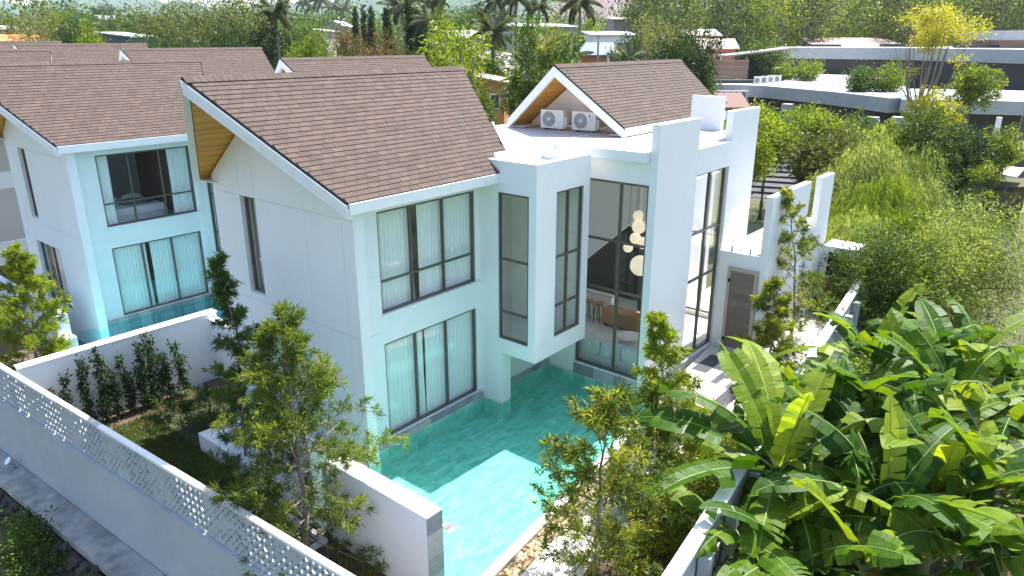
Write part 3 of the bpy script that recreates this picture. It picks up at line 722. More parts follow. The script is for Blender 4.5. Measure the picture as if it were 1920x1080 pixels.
box('screen', (-0.02, 0.02, -0.45, 0.45, 0.10, 0.62), black_m, tvp, 0.006); box('stand', (-0.08, 0.08, -0.15, 0.15, 0, 0.099), black_m, tvp, 0.004)
gl_m, nt, out = new_mat('glowing_paper_globe')
e = N(nt, 'ShaderNodeEmission', Strength=0.20); e.inputs[0].default_value = (1.0, 0.80, 0.55, 1); d = N(nt, 'ShaderNodeBsdfDiffuse'); d.inputs[0].default_value = (.8,.74,.62,1)
a = nt.nodes.new('ShaderNodeAddShader'); L(nt, e.outputs[0], a.inputs[0]); L(nt, d.outputs[0], a.inputs[1]); L(nt, a.outputs[0], out.inputs[0])
for (y, z, r, lb) in ((-1.76, 4.72, .16, 'topmost small round paper lamp of the living room cluster'), (-1.80, 4.40, .21, 'round paper lamp second from the top of the cluster'),
                  (-1.70, 4.03, .17, 'round paper lamp in the middle of the cluster, left one'), (-1.98, 3.93, .18, 'round paper lamp in the middle of the cluster, right one'),
                  (-1.47, 3.70, .15, 'small round paper lamp hanging lowest on the left of the cluster'), (-1.92, 3.22, .31, 'largest white round paper lamp hanging lowest of all')):
    pl = empty('pendant_lamp', lb, 'lamp', (9.0, y, z), 0, 'paper globe lamps in the living room')
    m = MB(); m.smooth = True; m.ball((0,0,0), r, 20, 12); m.build('shade', gl_m, pl)
    m = MB(); m.tube([(0,0,r),(0,0,6.5-z)], .006, 4); m.build('cord', black_m, pl)
st0 = None
for i in range(4):
    lb = ('bar stool nearest the glass in the dark kitchen', 'second bar stool from the glass in the dark kitchen', 'third bar stool from the glass in the dark kitchen', 'bar stool deepest in the dark kitchen')[i]
    st = empty('bar_stool', lb, 'stool', (11.0+i*0.02, 0.75+i*0.42, 0.12), 0, 'bar stools under the stair')
    m = MB(); m.tube([(0,0,.68),(0,0,.73)], .17, 14); m.build('seat', console_m, st)
    for a in range(4):
        q = a*pi/2+pi/4; m = MB(); m.tube([(cos(q)*.19, sin(q)*.19, 0), (cos(q)*.12, sin(q)*.12, .68)], .016, 6); m.build('leg', innerdark_m, st)
m = MB(); box('counter_top', (11.3, 11.55, 0.4, 2.1, 1.0, 1.06), paving_m, villa, .004); box('counter', (11.35, 11.5, 0.45, 2.05, 0.12, 0.998), inner_m, villa, .004)

# air conditioners under the second gable
def ac(label, loc, rz, group, logo=False):
    r = empty('air_conditioner', label, 'air conditioner', loc, rz, group)
    b = box('casing', (-0.15, 0.15, -0.44, 0.44, 0.06, 0.66), pvc_m, r, 0.015)
    m = MB(); m.tube([(-0.157, 0.12, 0.36), (-0.151, 0.12, 0.36)], 0.245, 28); m.build('grille', grey_m, r)
    g = MB()
    for k in range(5):
        n = 24; R = 0.05+k*0.048
        g.tube([(-0.163, 0.12+R*cos(2*pi*i/n), 0.36+R*sin(2*pi*i/n)) for i in range(n+1)], .0035, 4, False)
    for k in range(10):
        a = k*pi/5; g.tube([(-0.163, 0.12+.04*cos(a), .36+.04*sin(a)), (-0.163, 0.12+.245*cos(a), .36+.245*sin(a))], .003, 4)
    g.build('wire_guard', pvc_m, r)
    m = MB(); m.tube([(-0.170, 0.12, 0.36), (-0.160, 0.12, 0.36)], 0.05, 14); m.build('hub', pvc_m, r)
    box('front_panel', (-0.157, -0.1505, -0.42, -0.15, 0.09, 0.63), pvc_m, r, 0.004)
    if logo: box('badge', (-0.162, -0.1575, -0.23, -0.18, 0.50, 0.56), black_m, r, 0.002); box('sticker', (-0.160, -0.1575, -0.31, -0.19, 0.34, 0.50), simple('pale_blue_label', (0.45, 0.62, 0.75), 0.5), r, 0.001)
    box('pipe_cover', (-0.09, 0.09, -0.50, -0.441, 0.12, 0.42), pvc_m, r, 0.012)
    for y in (-0.3, 0.3): box('foot', (-0.18, 0.18, y-.03, y+.03, 0.0, 0.06), grey_m, r, 0.003)
    m = MB(); m.tube([(0.02, -0.47, 0.18), (0.02, -0.60, 0.14), (0.2, -0.85, 0.26), (0.48, -1.0, 0.36)], .022, 6); m.build('pipe', pvc_m, r)
    return r
ac('left air conditioner with dark round fan grille under the gable', (10.40, 2.42, 6.78), radians(6), 'air conditioners under the gable')
ac('right air conditioner with black badge and pale label under the gable', (10.55, 1.25, 6.78), radians(6), 'air conditioners under the gable', True)

# ------------------------------------------------------------ ground, lawn, paving, pool
def ground_mat():
    m, nt, out = new_mat('ground_earth'); b = N(nt, 'ShaderNodeBsdfPrincipled', Roughness=0.95); v = wcoords(nt)
    n1 = noise(nt, v, 0.03, 6, 0.6); n2 = noise(nt, v, 0.9, 6, 0.7)
    c = ramp(nt, n1, [(0.35, (0.085, 0.105, 0.03)), (0.5, (0.11, 0.115, 0.045)), (0.65, (0.13, 0.125, 0.06))])
    k = ramp(nt, n2, [(0.3, (0.35, 0.38, 0.3)), (0.7, (0.85, 0.85, 0.75))])
    L(nt, mixc(nt, 1.0, c, k, 'MULTIPLY'), b.inputs['Base Color']); L(nt, bump(nt, n2, 0.6, 0.1), b.inputs['Normal']); L(nt, b.outputs[0], out.inputs[0]); return m
ground_m = ground_mat()
g = MB(); R = 4200; k_ = -0.0655; g.add([(-3.75-k_*(-R+8)*-1 if False else -3.75+k_*(-R+8), -R, -1.75), (R, -R, -1.75), (R, R, -1.75), (-3.75+k_*(R+8), R, -1.75)], [(0,1,2,3)]); g.add([(-R, -R, -4.8), (-3.0+k_*(-R+8), -R, -4.8), (-3.0+k_*(R+8), R, -4.8), (-R, R, -4.8)], [(0,1,2,3)]); g.build('ground', ground_m, None, kind='structure')
# filled plot under the houses
def plot(name, poly, z0, z1, mat, kind='structure', bev=0):
    return MB().prism([(x, y, z0) for x, y in poly], (0, 0, z1-z0)).build(name, mat, None, bev, kind=kind)
plot('plot_fill', [(-3.3, -7.9), (-1.7, -7.8), (-1.7, 8.6), (-4.38, 8.6)], -1.74, -0.68, mulch_m)
plot('plot_fill', [(-1.7, 4.9), (-0.0, 4.9), (-0.0, 8.6), (-1.7, 8.6)], -1.74, -0.68, mulch_m)
plot('plot_fill', [(0.3, 5.8), (22, 5.8), (22, 8.6), (0.3, 8.6)], -1.74, -0.68, mulch_m)
plot('lawn', [(-4.0, 1.2), (-1.85, 1.2), (-1.85, 4.95), (-0.02, 4.95), (-0.02, 7.7), (-4.45, 7.7)], -0.68, -0.60, simple('lawn_soil', (0.045, 0.055, 0.02), .95, var=.5, nscale=8))

# pool basin: floor and wall tiles
WZ, FZ = -0.15, -0.62
def pool_edge(x): return -4.52+(x+1.45)*0.106
plot('pool_bed', [(-1.45, -4.7), (7.6, -3.7), (7.6, 0.6), (-1.45, 0.6)], -1.74, FZ-0.02, tile_m)
tiles = []; rg = np.random.default_rng(5); tw, tl = 0.11, 0.34
y = 0.5; r_ = 0
while y > -4.8:
    x = -1.4-(r_ % 2)*tl/2
    while x < 7.5:
        x0, x1 = max(x, -1.4), min(x+tl, 7.5)
        if x1-x0 > 0.03 and y > pool_edge((x0+x1)/2)+0.0: tiles.append((x0, x1, y-tw, y, rg.random()*.97+.01))
        x += tl
    y -= tw; r_ += 1
tile_root = tag(bpy.data.objects.new('pool_floor', None), kind='structure'); C.objects.link(tile_root)
cp = Vector(cam_ob.location)
tiles.sort(key=lambda q: (Vector(((q[0]+q[1])/2, q[2], FZ))-cp).length)
tm = MB(); tm.box(-tl/2+.0015, tl/2-.0015, -tw/2+.0015, tw/2-.0015, -0.02, 0.0); tme = tm.mesh('tile', tile_m)
rest = MB(); nn = 0
for q in tiles:
    if nn < 290 and q[1]-q[0] > tl-0.01:
        o = bpy.data.objects.new('tile', tme); link(o, tile_root); o.location = ((q[0]+q[1])/2, (q[2]+q[3])/2, FZ+0.004*math.sin(nn*1.7)); nn += 1
    else:
        rest.tv = q[4]; rest.box(q[0]+.0015, q[1]-.0015, q[2]+.0015, q[3]-.0015, FZ-0.02, FZ+0.004*math.sin(q[4]*90))
rest.build('tile', tile_m, tile_root, kind='stuff')
# tiled basin sides (far sides show): front wall foot, bay legs, wing foot
sides = MB()
def side_tiles(p0, p1, nrm, z0, z1):
    p0 = Vector(p0); p1 = Vector(p1); ln = (p1-p0).length; d = (p1-p0)/ln; n = Vector(nrm)*0.012; rows_ = int((z1-z0)/0.18); h = (z1-z0)/rows_
    for r in range(rows_):
        u = -(r % 2)*0.2
        while u < ln:
            a, b = max(u, 0)+.004, min(u+0.4, ln)-.004
            if b-a > 0.03:
                sides.tv = float(rg.random()*.97+.01)
                q = [p0+d*a, p0+d*b]; zz = (z0+r*h+.004, z0+(r+1)*h-.004)
                sides.prism([(q[0].x, q[0].y, zz[0]), (q[1].x, q[1].y, zz[0]), (q[1].x, q[1].y, zz[1]), (q[0].x, q[0].y, zz[1])], n)
            u += 0.4
side_tiles((0.30, 0.40, 0), (4.5, 0.40, 0), (0,-1,0), FZ, -0.10)
side_tiles((4.5, 0.40, 0), (4.5, -0.28, 0), (-1,0,0), FZ, -0.10)
side_tiles((4.5, -0.28, 0), (4.9, -0.28, 0), (0,-1,0), FZ, -0.10)
side_tiles((4.9, 0.285, 0), (7.5, 0.285, 0), (0,-1,0), FZ, -0.10)
side_tiles((7.44, 0.29, 0), (7.44, -3.2, 0), (-1,0,0), FZ, -0.10)
side_tiles((0.0, 0.0, 0), (0.30, 0.0, 0), (0,-1,0), FZ, -0.10)
side_tiles((0.0, 0.6, 0), (0.0, 0.0, 0), (-1,0,0), FZ, -0.10)
sides.build('side_tile', tile_m, tile_root, kind='stuff')
w = MB(); w.add([(-1.44, -4.53, WZ), (7.6, -3.57, WZ), (7.6, 0.49, WZ), (-1.44, 0.6, WZ)], [(0,1,2,3)])
w.build('pool_water', water_m, None, kind='structure')
# rim strip of pale stones, pebble bed, paving and planter edge along the pool
ux, uy = Vector((1, 0.106, 0)).normalized(), Vector((-0.106, 1, 0)).normalized()
def strip_pt(s, off): return Vector((-1.45, -4.53, 0))+ux*s-uy*off
def strip(name, off0, off1, s0, s1, z0, z1, mat, n=1, gap=0.008, parent=None, kind=None):
    for i in range(n):
        a, b = s0+(s1-s0)*i/n+gap/2, s0+(s1-s0)*(i+1)/n-gap/2
        m = MB(); m.prism([tuple(strip_pt(a, off0))[:2]+(z0,), tuple(strip_pt(b, off0))[:2]+(z0,), tuple(strip_pt(b, off1))[:2]+(z0,), tuple(strip_pt(a, off1))[:2]+(z0,)], (0, 0, z1-z0))
        m.build(name, mat, parent, 0.006, kind=kind)
rim = tag(bpy.data.objects.new('pool_rim', None), kind='structure'); C.objects.link(rim)
strip('rim_stone', 0.0, 0.22, -0.6, 9.0, -1.0, -0.10, slab_m, 22, parent=rim)
pebs = MB(); pv = []
strip('pebble_bed', 0.221, 0.62, -0.6, 9.0, -1.0, -0.17, mulch_m, kind='structure')
rp = random.Random(4)
for i in range(1500):
    p = strip_pt(rp.random()*9.4-0.5, 0.26+rp.random()*0.33); r = 0.02+rp.random()*0.03; pebs.tv = rp.random()*.97+.01
    pebs.ball((p.x, p.y, -0.165+r*0.3), (r*1.3, r, r*0.6), 6, 4)
pebs.build('pebbles', pebble_m, None, kind='stuff')
pv = tag(bpy.data.objects.new('paving', None), kind='structure'); C.objects.link(pv)
for r in range(2): strip('paving_slab', 0.63+r*0.5, 1.12+r*0.5, -0.6, 8.2, -1.0, -0.12, slab_m, 13, parent=pv)
for r in range(6): strip('paving_slab', 0.02+r*0.42, 0.43+r*0.42, 9.01, 13.3, -1.0, 0.03, slab_m, 6, parent=pv)
for r in range(5): strip('paving_slab', 0.9+r*0.42, 1.31+r*0.42, 13.3, 22, -1.0, 0.03, slab_m, 12, parent=pv)
strip('plot_fill', 1.63, 3.4, -0.6, 23.0, -1.74, -0.25, mulch_m, kind='structure')
box('door_mat', (9.75, 11.1, -3.98, -3.50, 0.034, 0.048), simple('charcoal_mat', (0.075, 0.08, 0.095), 0.9), None, 0.004, label='charcoal door mat on the white paving outside the tall sliding glass', cat='door mat', loc=None)
box('planter_slab', (7.55, 9.3, -5.35, -4.95, -0.10, 0.06), slate_m, None, 0.01, label='low grey slab edging the paving beside the small tree', cat='slab')

# walls -----------------------------------------------------------------
# pool wall with a tiled water slot
pwall = empty('pool_wall', 'free-standing white wall ending at the pool with a stone faced end', 'wall', (-1.77, -3.85, -0.7))
box('wall_section', (0, 0.40, 0.02, 3.05, -1.0, 2.0), white, pwall, 0.008)
box('wall_section', (0, 0.40, 3.60, 5.2, -1.0, 2.0), white, pwall, 0.008)
for i in range(15): MB().box(0.0, 0.40, 0.0, 0.018, -0.9+i*0.193, -0.9+i*0.193+0.187).build('end_stone', stonetile_m, pwall)
for i in range(14): MB().box(0.08, 0.30, 3.06, 3.34, -0.9+i*0.193, -0.9+i*0.193+0.189).build('slot_tile', tile_m, pwall)
sh = empty('pool_shower', 'square steel rain shower on a bent arm at the pool wall end', 'shower', (-1.37, -3.6, 0.68))
m = MB(); m.tube([(0,0,0),(.30,-.04,.02),(.36,-.05,0),(.37,-.05,-.10)], .011, 8); m.build('arm', steel_m, sh)
box('head', (0.24, 0.50, -0.18, 0.08, -0.125, -0.10), steel_m, sh, 0.004)
# white deck slab beside the lawn
box('garden_deck', (-1.78, -0.03, 2.0, 4.85, -0.7, -0.16), white, None, 0.01, label='low white deck slab between the lawn and the gable wall', cat='deck')
pl = empty('plunge_basin', 'small turquoise basin with white rim half hidden behind the front conifer', 'basin', (-2.6, 0.3, -0.7))
MB().box(-0.75, 0.7, -1.1, -1.0, -0.4, 0.12).box(-0.75, 0.7, 1.0, 1.1, -0.4, 0.12).box(-0.75, -0.65, -1.0, 1.0, -0.4, 0.12).box(0.6, 0.7, -1.0, 1.0, -0.4, 0.12).build('rim', white, pl, 0.006)
MB().box(-0.65, 0.6, -1.0, 1.0, -0.4, -0.28).build('floor', tile_m, pl); m = MB(); m.add([(-.65,-1,.0),(.6,-1,.0),(.6,1,.0),(-.65,1,.0)], [(0,1,2,3)]); m.build('water', water_m, pl)
# dividing wall between the two gardens
dv = empty('dividing_wall', 'white wall between the lawn and the second villa pool', 'wall', (-4.4, 8.7, -0.7))
box('wall_section', (0, 5.5, 0, 0.30, -1.0, 2.16), white, dv, 0.004); box('coping', (-0.02, 5.52, -0.03, 0.33, 2.162, 2.20), white, dv, 0.006)
box('wall_section', (5.22, 5.5, -1.2, -0.002, -1.0, 2.0), white, dv, 0.006)
# second villa pool, wall and planter
plot('pool_bed', [(-1.9, 9.0), (7, 9.0), (7, 14.5), (-1.9, 14.5)], -1.74, FZ, simple('pale_pool_tile', (0.55, 0.66, 0.68), .5, var=.1))
w = MB(); w.add([(-1.9, 9.01, -0.06), (7, 9.01, -0.06), (7, 14.46, -0.06), (-1.9, 14.46, -0.06)], [(0,1,2,3)]); w.build('pool_water', water('turquoise_water', (0.50, 0.95, 0.97)), None, kind='structure')
pw2 = empty('pool_wall', 'white wall left of the turquoise second pool behind the leafy tree', 'wall', (-2.15, 12.9, -0.7))
box('wall_section', (0, 0.4, 0, 7.5, -1.0, 1.9), white, pw2, 0.008); box('end_post', (-0.02, 0.42, -0.35, -0.002, -1.0, 1.2), white, pw2, 0.008)
plot('planter_soil', [(-4.5, 9.0), (-2.0, 9.0), (-2.0, 26), (-5.6, 26)], -1.74, 0.1, mulch_m)

# perforated boundary wall (real holes) on a solid base, standing over an old ledge
worn_m = simple('worn_coping', (0.50, 0.48, 0.44), .85, var=.35, nscale=9, bmp=.3)
bw = empty('boundary_wall', 'long white boundary wall with a band of pierced round holes', 'wall', (-3.50, -8.0, 0))
blen = 26.0; ang = math.atan2(1, -0.0655)            # runs up +Y leaning to -X
bdir = Vector((cos(ang), sin(ang), 0)); bn = Vector((-bdir.y, bdir.x, 0))      # bn points outwards (-X)
bw.rotation_euler = (0, 0, ang)
box('base_wall', (0, blen, -0.035, 0.075, -2.3, 0.40), stained_shaded, bw, 0.004)
box('ledge_strip', (0, blen, 0.077, 0.10, 0.35, 0.38), stained_shaded, bw, 0.004)
def pierced(x0, x1, z0, z1, cell, seed, y0=-0.01, y1=0.03):
    rg_ = random.Random(seed); m = MB(); nx, nz = round((x1-x0)/cell), round((z1-z0)/cell); cx, cz = (x1-x0)/nx, (z1-z0)/nz
    prob = lambda i: 0.97 if (i//6) % 2 == 0 else 0.55
    for i in range(nx):
        for k in range(nz):
            a, b, c, d = x0+i*cx, x0+(i+1)*cx, z0+k*cz, z0+(k+1)*cz
            kind_ = rg_.random()
            if kind_ > prob(i):
                for y in (y0, y1): m.add([(a,y,c),(b,y,c),(b,y,d),(a,y,d)], [(0,1,2,3)] if y == y0 else [(3,2,1,0)])
                continue
            r = cx*((0.40 if (i+2*k) % 3 == 0 else 0.25)*(1 if (i//6) % 2 == 0 else .72))*(0.9+.2*rg_.random()); ox, oz = (a+b)/2+cx*.08*(rg_.random()-.5), (c+d)/2; n = 12
            sq = []
            for q in range(n):
                t = 2*pi*q/n; s_ = 1/max(abs(cos(t)), abs(sin(t))); sq.append(((a+b)/2+cos(t)*s_*cx/2, (c+d)/2+sin(t)*s_*cz/2))
            ci = [(ox+cos(2*pi*q/n)*r*0.9, oz+sin(2*pi*q/n)*r*1.15) for q in range(n)]
            vs = [(p[0], y, p[1]) for y in (y0, y1) for ring in (sq, ci) for p in ring]; fs = []
            for q in range(n):
                e = (q+1) % n
                fs += [(q, e, n+e, n+q), (2*n+e, 2*n+q, 3*n+q, 3*n+e), (n+q, n+e, 3*n+e, 3*n+q)]
            m.add(vs, fs)
    return m
for s in range(13):
    pierced(s*2.0+0.01, s*2.0+1.99, 0.405, 1.43, 0.17, s).build('pierced_panel', stained_shaded, bw)
for s in range(13): box('coping', (s*2.0+0.004, s*2.0+1.996, -0.055, 0.075, 1.432, 1.50), (worn_m, white, stained_shaded)[(s*s) % 3], bw, 0.006)
# the wall stands between pier stubs so panels do not touch
for s in range(14): box('pier', (s*2.0-0.0095, s*2.0+0.0095, -0.009, 0.029, 0.405, 1.43), stained_shaded, bw, 0)
# ledge, spotlight and rubble bank outside
lg = MB(); q0 = Vector((-3.50, -8.0, 0))+bn*0.16
def bpt(u, o, z): p = Vector((-3.50, -8.0, 0))+bdir*u+bn*o; return (p.x, p.y, z)
lg.prism([bpt(0, .08, -1.75), bpt(26, .08, -1.75), bpt(26, .75, -1.80), bpt(0, .75, -1.80)], (0, 0, 0.22)); lg.build('concrete_ledge', concrete_m, None, 0.02, kind='structure')
bk = MB(); rb = random.Random(8)
for i in range(1300):
    u = rb.random()*22; o = 0.72+rb.random()*1.5; z = -1.75-(o-.72)*0.9; r = .03+rb.random()**2*.13; p = bpt(u, o, z)
    bk.ball(p, (r*1.3, r*1.2, r*0.9), 6, 4)
bk.build('rubble', darkstone_m, None, kind='stuff')
lg2 = MB(); lg2.prism([bpt(0, .75, -1.85), bpt(26, .75, -1.85), bpt(26, 4.5, -4.6), bpt(0, 4.5, -4.6)], (0, 0, -1.0)); lg2.build('bank', darkstone_m, None, kind='structure')
sp = empty('spotlight', 'small grey spotlight at the foot of the boundary wall', 'spotlight', bpt(17.4, .25, -1.55)); sp.rotation_euler = (0, 0, ang)
box('bracket', (-.03, .03, -.03, .03, 0, .12), grey_m, sp, .004); m = MB(); m.tube([(0,.02,.20),(0,.12,.30)], [.09,.11], 14); m.build('head', steel_m, sp)

# right boundary wall with posts outside
rw = empty('boundary_wall', 'long white boundary wall between the villa garden and the banana plants', 'wall', (-2.4, -8.32, 0), math.atan2(2.48, 22.0))
for s in range(9):
    box('wall_panel', (s*3.0+.004, s*3.0+2.996, -0.10, 0.10, -1.75, 1.42), stained_shaded, rw, 0.006)
    box('coping', (s*3.0+.002, s*3.0+2.998, -0.13, 0.13, 1.422, 1.49), white, rw, 0.006)
for s in range(18): box('post', (s*1.5-.10, s*1.5+.10, -0.34, -0.132, -1.75, 1.30), stained_shaded, rw, 0.008)
for s in range(4): box('rail', (0, 27, -0.16, -0.132, -1.2+s*.62, -1.1+s*.62), stained_shaded, rw, 0.004)
# small white gate house at the far end of the boundary wall
gh = empty('gate_house', 'small flat white gate house with orange timber doors at the end of the boundary wall', 'gate house', (18.15, -5.2, 0))
MB().box(-.55, .55, -.58, .58, 1.30, 1.42).box(-.55,.55,-.58,.58,2.28,2.5).box(-.55,.55,-.58,-.46,-1,1.30).box(-.55,.55,.46,.58,-1,1.30).box(-.55,.55,-.58,-.36,1.42,2.28).box(-.55,.55,.36,.58,1.42,2.28).build('wall', white, gh, .006)
for i in range(5): box('door_board', (-.53, -.50, -.45+i*.182, -.45+i*.182+.176, 0.25, 1.28), console_m, gh, .003)
box('window', (-.50, -.47, -.36, .36, 1.42, 2.28), pond_m, gh, 0)
# short steel railing by the planter
rr = empty('railing', 'short steel railing by the planter beside the banana plant', 'railing', (6.4, -5.75, -0.2), math.atan2(.106, 1))
for x in (-.25, .0, .9): m = MB(); m.tube([(x,0,0),(x,0,.75)], .02, 6); m.build('post', steel_m, rr)
for z in (.4, .72): m = MB(); m.tube([(-.3,0,z),(.95,0,z)], .014, 6); m.build('rail', steel_m, rr)

# ------------------------------------------------------------ plants in the villa garden
def R_(s): return np.random.default_rng(s)
def conifer(label, loc, h, cr, seed, leaf=None, group=None, cat='tree', name='young_conifer', **kw):
    return plant_tree(name, feather_tree(R_(seed), h, cr, leaf or leaf_feather, palebark_m, **kw), label, cat, loc, 1.0, 0, group)
gp = 'young feathery conifers in the villa garden'
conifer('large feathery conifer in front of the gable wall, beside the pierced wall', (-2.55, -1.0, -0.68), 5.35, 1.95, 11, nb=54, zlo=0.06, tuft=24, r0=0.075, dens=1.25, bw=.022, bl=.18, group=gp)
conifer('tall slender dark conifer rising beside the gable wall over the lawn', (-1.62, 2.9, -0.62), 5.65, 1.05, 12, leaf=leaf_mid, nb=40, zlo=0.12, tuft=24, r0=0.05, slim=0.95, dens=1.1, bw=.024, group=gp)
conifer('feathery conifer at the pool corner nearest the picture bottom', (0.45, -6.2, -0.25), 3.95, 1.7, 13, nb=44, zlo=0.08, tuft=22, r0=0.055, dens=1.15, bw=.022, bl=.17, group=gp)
conifer('light leafy young tree in front of the tall fin wall by the pool', (6.05, -5.0, -0.2), 3.7, 1.05, 14, leaf=leaf_yg, nb=36, zlo=0.14, tuft=18, bl=0.19, bw=0.03, r0=0.035, lean=(-0.9, 0.1), dens=1.0, group=gp)
conifer('tall pointed conifer beside the white paving near the gate house', (13.6, -5.25, -0.2), 5.5, 1.55, 15, nb=36, zlo=0.12, tuft=22, r0=0.05, lean=(-0.9, 0.2), bw=.024, dens=1.0, group=gp)
conifer('leaning conifer in the planter of the second villa, cut by the picture edge', (-3.15, 12.0, -0.1), 3.9, 1.35, 16, nb=38, zlo=0.06, tuft=24, r0=0.055, leaf=leaf_yg, dens=1.4, bw=.026, group=gp)
conifer('bushy light conifer beside the grey-brown door', (10.9, -5.35, -0.2), 3.3, 1.0, 17, nb=30, zlo=0.05, tuft=22, r0=0.04, leaf=leaf_feather, bw=.026, dens=1.4, group=gp)
conifer('small feathery conifer between the paving and the banana plant', (3.2, -5.75, -0.25), 2.9, 1.15, 18, nb=34, zlo=0.06, tuft=22, r0=0.035, bw=.022, group=gp)
conifer('second conifer behind the second villa wall, at the left picture edge', (-3.7, 15.3, -0.1), 3.3, 1.2, 19, nb=24, zlo=0.1, tuft=20, r0=0.045, group=gp)
# dark column shrubs along the dividing wall
rs = R_(31)
sh_me = []
for i in range(4):
    h = 1.0
    lob = [(0.03*rs.normal(), 0.03*rs.normal(), 0.18+0.27*k, 0.115-0.012*k, 0.115-0.012*k, 0.19) for k in range(4)]
    me = cloud_mesh('crown', rs, lob, 80, 0.07, 0.04, leaf_dark, 0.3, per=10, clump=0.35)
    sh_me.append((trunk_mb(rs, 0.85, 0.018, 0.008, 4, 0.15, 0.2, 0.9).mesh('trunk', bark_m), me))
xs = [-4.0, -3.62, -3.1, -2.72, -2.40, -2.02, -1.62, -1.25, -0.88, -0.5]
ords = ['leftmost', 'second', 'third', 'fourth', 'fifth', 'sixth', 'seventh', 'eighth', 'ninth', 'rightmost']
for i, x in enumerate(xs):
    plant_tree('column_shrub', sh_me[i % 4], '%s dark leafy column shrub from the left in the row against the dividing wall' % ords[i], 'shrub', (x, 8.22+0.06*((i*7) % 3), -0.66), (1.25, 1.25, 1.3+0.22*((i*5) % 4)), i*1.9, 'column shrubs along the dividing wall')
lb = ['sprawling fern-like shrub on the lawn edge under the slender conifer', 'second sprawling shrub spreading beside the white garden deck', 'low sprawling shrub by the foot of the gable wall']
for i, (x, y, s) in enumerate(((-1.75, 5.75, 1.0), (-2.35, 2.3, 0.9), (-0.9, 5.9, 0.9))):
    me = feather_tree(R_(40+i), 1.0, 1.25, leaf_mid, bark_m, nb=16, zlo=0.12, tuft=24, bl=0.14, bw=0.014, r0=0.03)
    plant_tree('sprawling_shrub', me, lb[i], 'shrub', (x, y, -0.62), s, i*1.3, 'sprawling shrubs by the lawn')
# lawn grass and leaf litter
def grass(name, poly_fn, n, z, ll, lw, seed, mat):
    rg_ = R_(seed); p = poly_fn(rg_, n); c = np.column_stack([p, np.full(len(p), z)])
    d = rg_.normal(size=(len(p), 3))*0.6; d[:, 2] = 1.0
    v, q = blades(rg_, c, d, ll*(.5+rg_.random(len(p))), lw, 0.3)
    return mesh_obj(name, np_mesh(name, v, q, tints(rg_, len(p), None, 0.6), mat), kind='stuff')
def lawn_pts(rg_, n):
    p = rg_.random((n, 2))*[2.6, 6.4]+[-4.4, 1.2]
    return p[(p[:, 0] > -4.13-0.0655*(p[:, 1]-1.5)) & (p[:, 0] < -1.86+np.where(p[:, 1] > 4.9, 0.6, 0))]
grass('lawn_grass', lawn_pts, 60000, -0.60, 0.075, 0.013, 5, grass_m)
def litter_pts(rg_, n): return rg_.random((n, 2))*[4.3, 0.9]+[-4.4, 7.0]
grass('fallen_leaves', litter_pts, 1200, -0.59, 0.07, 0.05, 6, leaf_brown)
# golden hedge shrubs inside the right boundary wall
hm = []
for i in range(4):
    lob = [(0.25*rs.normal(), 0.2*rs.normal(), 0.35+0.2*k, 0.42, 0.38, 0.32) for k in range(3)]
    hm.append((trunk_mb(rs, 0.7, 0.03, 0.01, 6, 0.3, 0.2, 0.9).mesh('trunk', bark_m), cloud_mesh('crown', rs, lob, 120, 0.085, 0.03, [leaf_yg, leaf_feather, leaf_yellow, leaf_yg][i], 0.35, per=16, clump=0.25)))
hl = ['golden hedge shrub nearest the picture bottom inside the right boundary wall', 'second golden hedge shrub up from the picture bottom inside the right boundary wall', 'golden hedge shrub just left of the banana clump base',
      'yellowish hedge shrub beside the conifer at the pool corner', 'orange tinted hedge shrub by the steel railing', 'green hedge shrub between the two pool side conifers', 'yellow green hedge shrub under the banana leaf tips', 'hedge shrub beside the grey planter slab', 'hedge shrub nearest the grey-brown door', 'small yellow hedge shrub among the pebbles at the pool corner', 'hedge shrub left of the grey planter slab', 'hedge shrub between the large banana leaf tips and the paving', 'hedge shrub right of the pool corner conifer trunk']
for i, (x, y, s) in enumerate(((1.0, -7.1, 1.3), (2.0, -6.9, 1.2), (3.6, -6.9, 1.3), (1.9, -6.3, 0.9), (5.4, -6.2, 1.0), (2.4, -6.9, 1.25), (4.5, -6.8, 1.1), (7.4, -6.2, 1.1), (9.6, -6.0, 1.1), (1.6, -5.5, 0.7), (6.6, -5.7, 0.9), (5.0, -5.6, 0.9), (2.9, -5.7, 0.8))):
    plant_tree('hedge_shrub', hm[[0, 2, 0, 3, 2, 1, 3, 1, 0, 3, 1, 0, 3][i]], hl[i], 'shrub', (x, y, -0.3), s, i*1.1, 'hedge shrubs along the right boundary wall')

